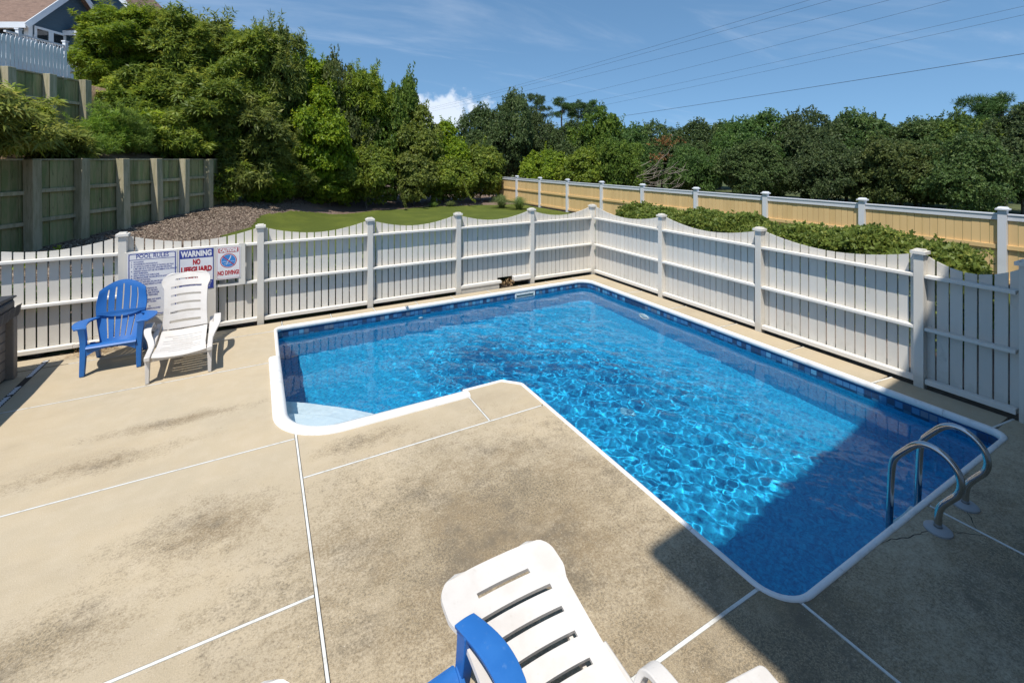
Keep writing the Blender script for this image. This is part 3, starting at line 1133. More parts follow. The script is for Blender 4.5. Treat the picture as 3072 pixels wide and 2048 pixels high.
# water: a rippled sheet
def build_water():
    h = 0.0145
    xs = np.arange(0.16, 6.76, h)
    ys = np.arange(1.60, 8.68, h)
    X, Y = np.meshgrid(xs, ys)
    rng = np.random.default_rng(11)

    def waves(n, lmin, lmax, slope, dirc=None, spread=math.pi):
        Z = np.zeros_like(X)
        for _ in range(n):
            lam = math.exp(rng.uniform(math.log(lmin), math.log(lmax)))
            a = (rng.uniform(-spread, spread) + (dirc or 0.0))
            k = 2 * math.pi / lam
            ph = rng.uniform(0, 2 * math.pi)
            wob = 0.35 * np.sin(X * rng.uniform(0.6, 1.6) + Y * rng.uniform(0.6, 1.6) + rng.uniform(0, 6))
            Z += slope / k * np.sin(k * (math.cos(a) * X + math.sin(a) * Y) + ph + wob)
        return Z / math.sqrt(n)

    def blob(cx, cy, r):
        return np.exp(-((X - cx) ** 2 + (Y - cy) ** 2) / (r * r))

    act = 0.30 + 0.85 * blob(3.1, 6.7, 1.5) + 0.7 * blob(4.0, 5.0, 1.3) + 0.5 * blob(3.8, 3.2, 1.2) + 0.35 * blob(1.6, 5.7, 0.9)
    act = np.clip(act, 0, 1.1)
    edge = np.minimum.reduce([np.abs(8.6 - Y), np.abs(6.7 - X), np.abs(X - 0.2)])
    act = act * (0.45 + 0.55 * np.clip(edge / 1.4, 0, 1))
    fine = waves(40, 0.07, 0.15, 0.066)
    mid = waves(16, 0.20, 0.58, 0.062, 0.5, 0.8) + waves(16, 0.16, 0.45, 0.050)
    patch_ = sum(np.sin(X * rng.uniform(.8, 2.6) + Y * rng.uniform(-2.6, 2.6) + rng.uniform(0, 6.3)) for _ in range(5)) / 5
    act = act * np.clip(1.0 + 0.9 * patch_, 0.3, 1.6)
    far = waves(10, 0.8, 1.8, 0.018)
    Z = WATER + act * (fine * 0.75 + mid) + far * 0.5
    # rings running out from the return jet
    rr = np.hypot(X - 3.2, Y - 6.6)
    Z += 0.0012 * np.sin(rr * 2 * math.pi / 0.17) * np.exp(-rr / 0.7)
    v = np.stack([X, Y, Z], -1).reshape(-1, 3)
    ny, nx = X.shape
    idx = np.arange(nx * ny).reshape(ny, nx)
    f = np.stack([idx[:-1, :-1], idx[:-1, 1:], idx[1:, 1:], idx[1:, :-1]], -1).reshape(-1, 4)
    cx = ((X[:-1, :-1] + X[1:, 1:]) / 2).ravel()
    cy = ((Y[:-1, :-1] + Y[1:, 1:]) / 2).ravel()
    ok = ((cx > 0.22) & (cx < 6.68) & (cy > 5.16) & (cy < 8.59)) | ((cx > 2.86) & (cx < 6.68) & (cy > 1.67) & (cy < 5.2)) | ((cx > 2.6) & (cx + cy > 7.83) & (cx < 3) & (cy < 5.3) & (cy > 4.9))
    f = f[ok]
    used = np.unique(f)
    mp = np.full(len(v), -1)
    mp[used] = np.arange(len(used))
    o = link('pool_water', np_mesh('pool_water', v[used], mp[f], True), M['water'])
    o.cycles.is_caustics_caster = True
    return tag(o, 'rippled clear blue water filling the pool', None, kind='structure')


build_water()

# ladder
lad = thing('pool_ladder', (4.745, 1.65, 0), 0, 'stainless steel pool ladder with two curved handrails at the shaded end', 'ladder')
RAIL = [(-0.15, 0.0), (-0.15, 0.12), (-0.165, 0.19), (-0.22, 0.275), (-0.27, 0.345), (-0.285, 0.43), (-0.26, 0.52), (-0.19, 0.59), (-0.10, 0.615), (-0.02, 0.585), (0.08, 0.455), (0.125, 0.385), (0.14, 0.31), (0.15, 0.1), (0.165, -0.5), (0.17, -0.95)]


def chaikin(p, n=2):
    for _ in range(n):
        q = [p[0]]
        for a, b in zip(p[:-1], p[1:]):
            q.append(tuple(0.75 * s + 0.25 * t for s, t in zip(a, b)))
            q.append(tuple(0.25 * s + 0.75 * t for s, t in zip(a, b)))
        q.append(p[-1])
        p = q
    return p


for sx in (-0.255, 0.255):
    rl = MB().tube([(sx, y, z) for y, z in chaikin(RAIL)], 0.024, 16).build('handrail', M['steel'], lad, 40)
    MB().lathe([(0.085, 0.0), (0.085, 0.012), (0.07, 0.024), (0.032, 0.03), (0.027, 0.03)], (sx, -0.15, 0.001), 28).build('flange', M['flange'], rl, 40)
for z in (-0.32, -0.57, -0.82):
    MB().box(-0.235, 0.235, 0.115, 0.20, z - 0.02, z + 0.02).build('tread', M['fixture'], lad, None, 0.01)

# ------------------------------------------------------------------ white picket fence round the pool
random.seed(4)
PW = 0.018          # picket thickness


def scallop(t):
    """picket top along a bay, t from post to post"""
    return 1.475 + 0.165 * abs(2 * t - 1) ** 1.9


def run_matrix(origin, along, out):
    """local x along the run, local y from the pool side outwards"""
    m = Matrix.Identity(4)
    m.col[0][:3] = along
    m.col[1][:3] = out
    m.col[2][:3] = (0, 0, 1)
    m.col[3][:3] = origin
    return m


CAP1 = MB().box(-0.076, 0.076, -0.076, 0.076, 1.635, 1.672).mesh('post_cap')
CAP2 = MB().add([(sx * a, sy * a, z) for a, z in ((0.052, 1.6725), (0.047, 1.692)) for sx, sy in ((-1, -1), (1, -1), (1, 1), (-1, 1))],
                [(4, 5, 6, 7), (0, 1, 5, 4), (1, 2, 6, 5), (2, 3, 7, 6), (3, 0, 4, 7)]).mesh('cap_top')
for me_, mt in ((CAP1, 'white_rail'), (CAP2, 'cap_top')):
    me_.materials.append(M[mt])


def post(parent, x, y=0.05, z0=-0.02):
    o = MB().box(-0.05, 0.05, -0.05, 0.05, z0, 1.64).build('post', M['white_paint'], parent, None, 0.004)
    o.location = (x, y, 0)
    c = link('cap', CAP1, None, o)
    link('cap_block', CAP2, None, c)
    return o


def bay(parent, xa, xb, n, gap, skip_bottom=None, mid_gap=None):
    """pickets and three rails between two posts whose centres are xa < xb"""
    pitch = (xb - xa) / n
    for i in range(n):
        l0 = xa + i * pitch + gap / 2 + random.uniform(-.002, .002)
        l1 = xa + (i + 1) * pitch - gap / 2 + random.uniform(-.002, .002)
        t0, t1 = (l0 - xa) / (xb - xa), (l1 - xa) / (xb - xa)
        zb = random.uniform(0.045, 0.06)
        if skip_bottom and skip_bottom[0] < (l0 + l1) / 2 < skip_bottom[1]:
            zb = 0.2
        y0 = 0.1005 + random.uniform(0, .003)
        mb = MB()
        xm = (l0 + l1) / 2
        w = (l1 - l0) / 2
        mb.add([(-w, 0, zb), (w, 0, zb), (w, PW, zb), (-w, PW, zb), (-w, 0, scallop(t0)), (w, 0, scallop(t1)), (w, PW, scallop(t1)), (-w, PW, scallop(t0))],
               [(3, 2, 1, 0), (4, 5, 6, 7), (0, 1, 5, 4), (1, 2, 6, 5), (2, 3, 7, 6), (3, 0, 4, 7)])
        o = mb.build('picket', M['white_paint'], parent)
        o.location = (xm, y0, 0)
        o.rotation_euler = (0, random.uniform(-.003, .003), 0)
    a, b = xa + 0.051, xb - 0.051
    for z in (1.365, 0.725):
        MB().box(a, b, 0.004, 0.099, z - 0.019, z + 0.019).build('rail', M['white_rail'], parent, None, 0.004)
    if not skip_bottom:
        MB().box(a, b, 0.012, 0.099, 0.055, 0.115).build('rail', M['white_rail'], parent, None, 0.005)


bf = thing('picket_fence', (0, 8.90, 0), 0, 'white scalloped picket fence along the far side of the pool, carrying the signs', 'fence')
BX = [-5.46, -3.64, -1.82, 0.01, 1.83, 3.62, 5.41, 7.15]
for a, b in zip(BX[:-1], BX[1:]):
    hole_ = abs(a - 3.62) < 0.01
    bay(bf, a, b, 15, 0.019 if a < 0.5 else (0.017 if a < 3 else 0.013), (4.63, 4.93) if hole_ else None)
    if hole_:
        MB().box(a + 0.051, 4.62, -0.005, 0.099, 0.10, 0.155).build('rail', M['white_rail'], bf, None, 0.005)
        MB().box(a + 0.051, 4.57, 0.012, 0.085, -0.02, 0.0975).build('skirt_board', M['white_paint'], bf, None, 0.004)
        MB().box(4.93, b - 0.051, -0.005, 0.099, 0.105, 0.20).build('rail', M['white_rail'], bf, None, 0.005)
for x in BX[:-1]:
    post(bf, x)
post(bf, 7.15)

rf = thing('picket_fence', (7.10, 8.90, 0), 0, 'white scalloped picket fence along the right side of the pool', 'fence')
rf.matrix_world = run_matrix((7.10, 8.85, 0), (0, -1, 0), (1, 0, 0))
RY = [-0.05, 2.12, 4.21, 6.29]
for a, b in zip(RY[:-1], RY[1:]):
    bay(rf, a, b, 17, 0.013 if a < 4 else 0.015)
for x in RY[1:]:
    post(rf, x)

gate = thing('gate', (7.10, 2.5, 0), 0, 'white picket gate in shade at the right end of the fence', 'gate')
gate.matrix_world = run_matrix((7.10, 8.85, 0), (0, -1, 0), (1, 0, 0))
bay(gate, 6.295, 7.17, 7, 0.016)
gp = thing('gate_post', (7.10, 1.65, 0), 0, 'shaded white capped post right of the gate', 'post')
gp.matrix_world = run_matrix((7.10, 1.65, 0), (0, -1, 0), (1, 0, 0))
po = post(gp, 0.0)
po.scale = (1.1, 1.1, 1.02)

# dry leaves caught in the gap under the fence
random.seed(9)
mb = MB()
for _ in range(160):
    c = Vector((random.uniform(4.63, 4.95), random.uniform(8.9, 9.05), random.uniform(0.0, 0.15) * random.random() ** 0.3))
    d = Vector((random.uniform(-1, 1), random.uniform(-1, 1), random.uniform(-.5, .9))).normalized() * random.uniform(.02, .05)
    s = d.cross(Vector((random.random(), random.random(), 1))).normalized() * random.uniform(.004, .012)
    mb.add([c - d, c + s, c + d, c - s], [(0, 1, 2, 3)])
tag(mb.build('leaf_litter', M['straw']), 'dry brown leaves caught in the gap under the back fence', kind='stuff')

# ------------------------------------------------------------------ signs
def text(body, size, mat, parent, x, z, y=-0.0045, align='CENTER', w=None, bold=0.0):
    cu = bpy.data.curves.new('lettering', 'FONT')
    cu.body = body
    cu.size = size
    cu.align_x = align
    cu.align_y = 'CENTER'
    cu.offset = bold
    cu.extrude = 0.0006
    cu.resolution_u = 3
    cu.materials.append(mat)
    o = link('lettering', cu, None, parent)
    o.rotation_euler = (R(90), 0, 0)
    o.location = (x, y, z)
    bpy.context.view_layer.update()
    me = bpy.data.meshes.new_from_object(o.evaluated_get(bpy.context.evaluated_depsgraph_get()))
    wx = max(v.co.x for v in me.vertices) - min(v.co.x for v in me.vertices)
    bpy.data.objects.remove(o)
    if not me.materials:
        me.materials.append(mat)
    o = link('lettering', me, None, parent)
    o.rotation_euler = (R(90), 0, 0)
    o.location = (x, y, z)
    if w:
        o.scale = (w / max(1e-4, wx), 1, 1)
    return o


def plate_obj(name, x0, x1, z0, z1, y, mat, label=None, cat=None, parent=None, t=0.004, r=0.015):
    cx, cz = (x0 + x1) / 2, (z0 + z1) / 2
    w, h = (x1 - x0) / 2, (z1 - z0) / 2
    pl = rounded([(-w, -h), (w, -h), (w, h), (-w, h)], [r] * 4, True, 4)
    n = len(pl)
    vs = [(a, -t, b) for a, b in pl] + [(a, 0, b) for a, b in pl]
    fs = [tuple(range(n)), tuple(range(2 * n - 1, n - 1, -1))] + [(i, i + n, (i + 1) % n + n, (i + 1) % n) for i in range(n)]
    o = MB().add(vs, fs).build(name, mat, parent)
    o.location = (cx, y, cz)
    return tag(o, label, cat)


def patch(name, parent, x0, x1, z0, z1, mat, y=-0.0043, r=0.004):
    """printed area, a fraction of a millimetre proud"""
    return plate_obj(name, x0, x1, z0, z1, y, mat, None, None, parent, 0.0004, r)


def ring_frame(parent, w, h, t, mat, y=-0.0046, r=0.02, name='printed_border'):
    a = rounded([(-w, -h), (w, -h), (w, h), (-w, h)], [r] * 4, True, 5)
    b = rounded([(-w + t, -h + t), (w - t, -h + t), (w - t, h - t), (-w + t, h - t)], [max(r - t, .003)] * 4, True, 5)
    n = len(a)
    vs = [(p, y, q) for p, q in a] + [(p, y, q) for p, q in b]
    return MB().add(vs, [(i, (i + 1) % n, n + (i + 1) % n, n + i) for i in range(n)]).build(name, mat, parent)


bb = MB().box(-1.79, -0.63, 8.880, 8.8985, 0.14, 1.385).build('sign_board', M['white_paint'])
tag(bb, 'large white backing board on the fence behind the two bigger signs', 'board')
bb2 = MB().box(-0.31, -0.215, 8.880, 8.8985, 0.72, 1.40).build('sign_board', M['white_paint'])
tag(bb2, 'narrow upright white board behind the right edge of the no diving sign', 'board')

s1 = plate_obj('sign', -1.755, -1.145, 0.40, 1.375, 8.8785, M['sign_white'], 'white pool rules sign with blue border and many lines of small text', 'sign', None, 0.004, 0.012)
ring_frame(s1, 0.292, 0.474, 0.013, M['sign_blue'], r=0.03)
patch('rule_line', s1, -0.28, 0.28, 0.375, 0.384, M['sign_blue'])
text('POOL RULES', 0.088, M['sign_blue'], s1, 0.0, 0.426, w=0.40, bold=0.0015)
RULES = [('1.', 'NO RUNNING.'), ('2.', 'NO BOISTEROUS OR ROUGH PLAY.'), ('3.', 'NO DIVING ALLOWED IN AREAS OF THE POOL LESS THAN'), ('', '5 FEET DEEP OR IN POOLS NOT APPROVED FOR DIVING.'),
         ('4.', 'CHILDREN SHOULD NOT USE THE SWIMMING POOL WITHOUT'), ('', 'ADULT SUPERVISION.'), ('5.', 'ADULTS SHOULD NOT SWIM ALONE.'),
         ('6.', 'NO PERSONS UNDER THE INFLUENCE OF ALCOHOL OR DRUGS'), ('', 'SHOULD USE THE POOL.'), ('7.', 'NO PERSON WITH SKIN, EYE, EAR OR NASAL INFECTION'), ('', 'OR COMMUNICABLE DISEASE ALLOWED'), None,
         ('', '                           IN THE POOL OR'), ('', '                           OR ON THE DECK'), ('', '                           AT THEIR OWN RISK'), ('', '                           NOT RESPONSIBLE'), None,
         ('', '                           MEMBERS AND GUESTS'), ('', '                           RIGHT TO DENY'), None, ('', '                                   TO'), ('', '                           SWIMMING ALLOWED')]
z = 0.345
for r_ in RULES:
    if r_:
        if r_[0]:
            text(r_[0], 0.026, M['sign_blue'], s1, -0.262, z, align='LEFT', bold=0.0006)
        t_ = text(r_[1], 0.030, M['sign_blue'], s1, -0.232, z, align='LEFT', bold=0.0006)
        t_.scale = (0.62, 1.1, 1)
    z -= 0.0345

s2 = plate_obj('sign', -1.118, -0.658, 0.715, 1.365, 8.8785, M['sign_white'], 'blue and white warning sign reading no lifeguard on duty in red', 'sign', None, 0.004, 0.006)
ring_frame(s2, 0.228, 0.323, 0.010, M['sign_blue'], r=0.004)
patch('header_band', s2, -0.22, 0.22, 0.18, 0.316, M['sign_blue'])
text('WARNING', 0.125, M['sign_white'], s2, 0, 0.247, y=-0.0052, w=0.41, bold=0.006)
text('NO', 0.115, M['sign_red'], s2, 0, 0.115, w=0.10, bold=0.007)
text('LIFEGUARD', 0.115, M['sign_red'], s2, 0, -0.003, w=0.41, bold=0.007)
text('ON DUTY', 0.115, M['sign_red'], s2, 0, -0.12, w=0.30, bold=0.007)
patch('footer_band', s2, -0.22, 0.22, -0.316, -0.185, M['sign_blue'])
text('CHILDREN UNDER THE AGE OF FOURTEEN', 0.03, M['sign_white'], s2, 0, -0.218, y=-0.0052, w=0.40)
text('SHOULD NOT USE POOL WITHOUT', 0.03, M['sign_white'], s2, 0, -0.252, y=-0.0052, w=0.38)
text('ADULT IN ATTENDANCE', 0.03, M['sign_white'], s2, 0, -0.287, y=-0.0052, w=0.36)

s3 = plate_obj('sign', -0.626, -0.282, 0.832, 1.362, 8.8785, M['sign_white'], 'small white caution sign with a crossed-out diver in a blue disc', 'sign', None, 0.004, 0.012)
ring_frame(s3, 0.160, 0.253, 0.004, M['sign_red'], r=0.012)
patch('header_band', s3, -0.142, 0.142, 0.170, 0.240, M['sign_red'], r=0.012)
text('CAUTION!', 0.072, M['sign_white'], s3, 0, 0.205, y=-0.0052, w=0.25, bold=0.0055)


def disc(parent, r0, r1, zc, mat, y, name, n=40):
    vs, fs = [], []
    for k in range(n):
        a = 2 * math.pi * k / n
        vs += [(r0 * math.cos(a), y, zc + r0 * math.sin(a)), (r1 * math.cos(a), y, zc + r1 * math.sin(a))]
    for k in range(n):
        q = (k + 1) % n
        fs.append((2 * k, 2 * k + 1, 2 * q + 1, 2 * q))
    return MB().add(vs, fs).build(name, mat, parent)


disc(s3, 0.0, 0.118, 0.035, M['sign_red'], -0.0044, 'printed_ring')
disc(s3, 0.0, 0.106, 0.035, M['sign_white'], -0.0047, 'printed_ring')
disc(s3, 0.0, 0.101, 0.035, M['sign_sky'], -0.0050, 'printed_disc')
mb = MB()
Yp = -0.0053


def ink(pts, w):
    for (a, b), (c, d) in zip(pts[:-1], pts[1:]):
        p, q = Vector((a, b)), Vector((c, d))
        nn = Vector((-(q - p).y, (q - p).x)).normalized() * w / 2
        mb.add([(p.x - nn.x, Yp, p.y - nn.y), (q.x - nn.x, Yp, q.y - nn.y), (q.x + nn.x, Yp, q.y + nn.y), (p.x + nn.x, Yp, p.y + nn.y)], [(0, 1, 2, 3)])


ink([(0.035, 0.115), (0.022, 0.075), (0.005, 0.045), (-0.008, 0.02)], 0.014)
ink([(-0.008, 0.02), (-0.022, -0.01), (-0.03, -0.03)], 0.008)
ink([(-0.03, 0.0), (-0.015, -0.005)], 0.006)
ink([(-0.085, 0.02), (-0.06, 0.03), (-0.035, 0.018), (-0.01, 0.03), (0.02, 0.018), (0.05, 0.03), (0.085, 0.02)], 0.005)
ink([(-0.06, -0.015), (0.06, -0.012)], 0.004)
mb.build('printed_diver', M['sign_white'], s3)
mb = MB()
Yp = -0.0056
ink([(-0.078, 0.108), (0.078, -0.038)], 0.013)
mb.build('printed_slash', M['sign_red'], s3)
text('NO DIVING!', 0.095, M['sign_red'], s3, 0, -0.165, w=0.30, bold=0.005)
for s_, w_, h_ in ((s1, 0.285, 0.465), (s3, 0.15, 0.245)):
    for a in (-1, 1):
        for b in (-1, 1):
            o = MB().lathe([(0, 0.003), (0.006, 0.002), (0.007, 0)], (0, 0, 0), 8).build('screw', M['flange'], s_)
            o.rotation_euler = (R(90), 0, 0)
            o.location = (a * w_ * 1.015, -0.0048, b * h_ * 1.01)


# ------------------------------------------------------------------ slotted sheets for the moulded furniture
def sheet(fn, us, vs_, thick, solid):
    """curved panel of given thickness; cells for which solid(u, v) fails are open slots"""
    us, vs_ = list(us), list(vs_)
    nu, nv = len(us), len(vs_)
    P = np.array([[fn(u, v) for u in us] for v in vs_], float)
    du = np.gradient(P, axis=1)
    dv = np.gradient(P, axis=0)
    N = np.cross(du, dv)
    N /= np.linalg.norm(N, axis=2, keepdims=True) + 1e-9
    A = (P + N * thick / 2).reshape(-1, 3)
    B = (P - N * thick / 2).reshape(-1, 3)
    n = nu * nv
    ok = np.array([[solid((us[i] + us[i + 1]) / 2, (vs_[j] + vs_[j + 1]) / 2) for i in range(nu - 1)] for j in range(nv - 1)], bool)
    F = []
    ix = lambda i, j: j * nu + i
    for j in range(nv - 1):
        for i in range(nu - 1):
            if not ok[j, i]:
                continue
            a, b, c, d = ix(i, j), ix(i + 1, j), ix(i + 1, j + 1), ix(i, j + 1)
            F.append((a, b, c, d))
            F.append((d + n, c + n, b + n, a + n))
            for (p, q, jj, ii) in ((a, b, j - 1, i), (b, c, j, i + 1), (c, d, j + 1, i), (d, a, j, i - 1)):
                if not (0 <= jj < nv - 1 and 0 <= ii < nu - 1 and ok[jj, ii]):
                    F.append((q, p, p + n, q + n))
    used = sorted({k for f in F for k in f})
    mp = {k: i for i, k in enumerate(used)}
    V = np.concatenate([A, B])
    return MB().add([tuple(V[k]) for k in used], [tuple(mp[k] for k in f) for f in F])


def lines(lo, hi, n, *extra):
    s = set(np.round(np.linspace(lo, hi, n), 5))
    ex = [round(e, 5) for g_ in extra for e in g_]
    s = {q for q in s if all(abs(q - e) > 0.006 for e in ex)} | set(ex)
    return sorted(s)


def ribbon(pts, w, t, side=(1, 0, 0)):
    """flat moulded strap along a path in the y-z plane: w wide (along side), t thick; w and t may vary along the path"""
    pts = [Vector(p) for p in pts]
    n = len(pts)
    w = [w] * n if isinstance(w, (int, float)) else w
    t = [t] * n if isinstance(t, (int, float)) else t
    sd = Vector(side)
    mb = MB()
    vs = []
    for i, p in enumerate(pts):
        d = (pts[min(i + 1, n - 1)] - pts[max(i - 1, 0)]).normalized()
        u = d.cross(sd).normalized()
        for a, b in ((-1, -1), (1, -1), (1, 1), (-1, 1)):
            vs.append(p + sd * (a * w[i] / 2) + u * (b * t[i] / 2))
    fs = [(3, 2, 1, 0), tuple(4 * (n - 1) + k for k in range(4))]
    for i in range(n - 1):
        for k in range(4):
            q = (k + 1) % 4
            fs.append((4 * i + k, 4 * i + q, 4 * i + 4 + q, 4 * i + 4 + k))
    return mb.add(vs, fs)


def lerp_path(p, step=0.04):
    return densify3(chaikin(p, 2), step)


def densify3(p, step):
    out = []
    for a, b in zip(p[:-1], p[1:]):
        a, b = Vector(a), Vector(b)
        k = max(1, int((b - a).length / step))
        out += [tuple(a.lerp(b, j / k)) for j in range(k)]
    out.append(tuple(p[-1]))
    return out


def make_chaise(loc, rz, recline, label, bw=0.0, mat='resin_white'):
    """foot end at local y = 0, head towards +y; recline = angle of the back above level"""
    t = thing('chaise_lounge', loc, rz, label, 'chaise lounge', 'white resin chaise lounges')
    m = M[mat]
    HY, HZ = 0.98, 0.355
    # seat
    slots = [0.13 + 0.083 * k for k in range(8)]
    vlines = lines(0, 0.95, 26, *[(s - 0.007, s + 0.007) for s in slots])
    ulines = lines(-0.27, 0.27, 19, (-0.215, 0.215), (-0.12, 0.12))

    def seat(u, v):
        w = 1.0 + 0.06 * max(0, 1 - v / 0.3)
        z = 0.345 - 0.028 * math.sin(math.pi * min(1, v / 0.95)) - 0.028 * max(0, 1 - v / 0.10) ** 2 - 0.02 * (1 - (u / 0.27) ** 2)
        return (u * w, v - 0.045 * (1 - (u / 0.27) ** 2) * max(0, 1 - v / 0.5) + 0.02 * (1 - (u / .27) ** 2), z)

    def seat_solid(u, v):
        for k, s in enumerate(slots):
            if abs(v - s) < 0.007:
                return abs(u) > (0.215 if k % 3 else 0.12)
        return True
    sheet(seat, ulines, vlines, 0.014, seat_solid).build('seat', m, t, 35)
    # back
    ca, sa = math.cos(recline), math.sin(recline)
    L = 0.86 if bw > 0 else 0.80
    bs = [0.085, 0.205, 0.325, 0.445, 0.565, 0.685]
    half = lambda v: 0.305 + bw - 0.012 * math.sin(math.pi * min(1, v / 0.62)) + 0.028 * float(smooth((v - 0.56) / 0.1))
    vl = lines(0, L, 34, *[(s - 0.014, s + 0.014) for s in bs], (L - 0.08, L - 0.055, L - 0.03, L - 0.015))
    ul = lines(-1, 1, 29, (-0.70, 0.70), (-0.46, 0.46))

    def back(u, v):
        h = half(v)
        if v > L - 0.12:
            q = (v - (L - 0.12)) / 0.12
            h -= 0.12 * (1 - math.sqrt(max(0, 1 - q * q)))
        x = u * h
        arch = 0.035 * (1 - u * u)                       # slots bow towards the head
        s = v + arch * min(1, v / 0.15) * (1 if v < L - 0.15 else max(0, (L - v) / 0.15) * 0.6 + 0.4)
        b = -0.030 * (1 - u * u) + 0.02 * math.sin(math.pi * v / L)
        return (x, HY + s * ca - b * sa, HZ + s * sa + b * ca)

    def back_solid(u, v):
        for k, s in enumerate(bs):
            if abs(v - s) < 0.014:
                return abs(u) > (0.46 if k == len(bs) - 1 else 0.70)
        return True
    sheet(back, ul, vl, 0.02, back_solid).build('backrest', m, t, 35)
    for sx in (-1, 1):
        fr_ = link('side_frame', None, None, t)
        X = sx * 0.325
        ribbon(lerp_path([(X, -0.03, 0.32), (X, 0.30, 0.31), (X, 0.75, 0.31), (X, 1.0, 0.335), (X, 1.26, 0.35)]), 0.06, 0.055).build('rail', m, fr_, 35, 0.008)
        Xa = sx * 0.40
        arm = lerp_path([(X, 0.38, 0.315), (X + sx * .02, 0.54, 0.35), (Xa, 0.66, 0.43), (Xa, 0.76, 0.475), (Xa, 0.90, 0.485), (Xa, 1.00, 0.47), (Xa - sx * .02, 1.03, 0.41), (X, 1.02, 0.33)])
        n = len(arm)
        ribbon(arm, [0.055 + 0.03 * math.sin(math.pi * i / (n - 1)) for i in range(n)], 0.03).build('armrest', m, fr_, 35, 0.006)
        for y0, y1, zt in ((0.06, 0.03, 0.31), (1.10, 1.16, 0.33)):
            a = ribbon([(X, y0, zt), (X, (y0 + y1) / 2, 0.15), (X, y1, 0.0)], [0.055, 0.045, 0.04], [0.085, 0.07, 0.05])
            a.build('leg', m, fr_, 30, 0.005)
    MB().box(-0.31, 0.31, 0.05, 0.075, 0.255, 0.30).build('crossbar', m, t)
    MB().box(-0.31, 0.31, 1.09, 1.115, 0.26, 0.31).build('crossbar', m, t)
    for sx in (-0.2, 0.2):
        MB().bar((sx, 1.0 + 0.42 * ca, HZ + 0.42 * sa - 0.02), (sx, 1.12, 0.29), 0.03, 0.02, (1, 0, 0)).build('back_support', m, t)
    return t


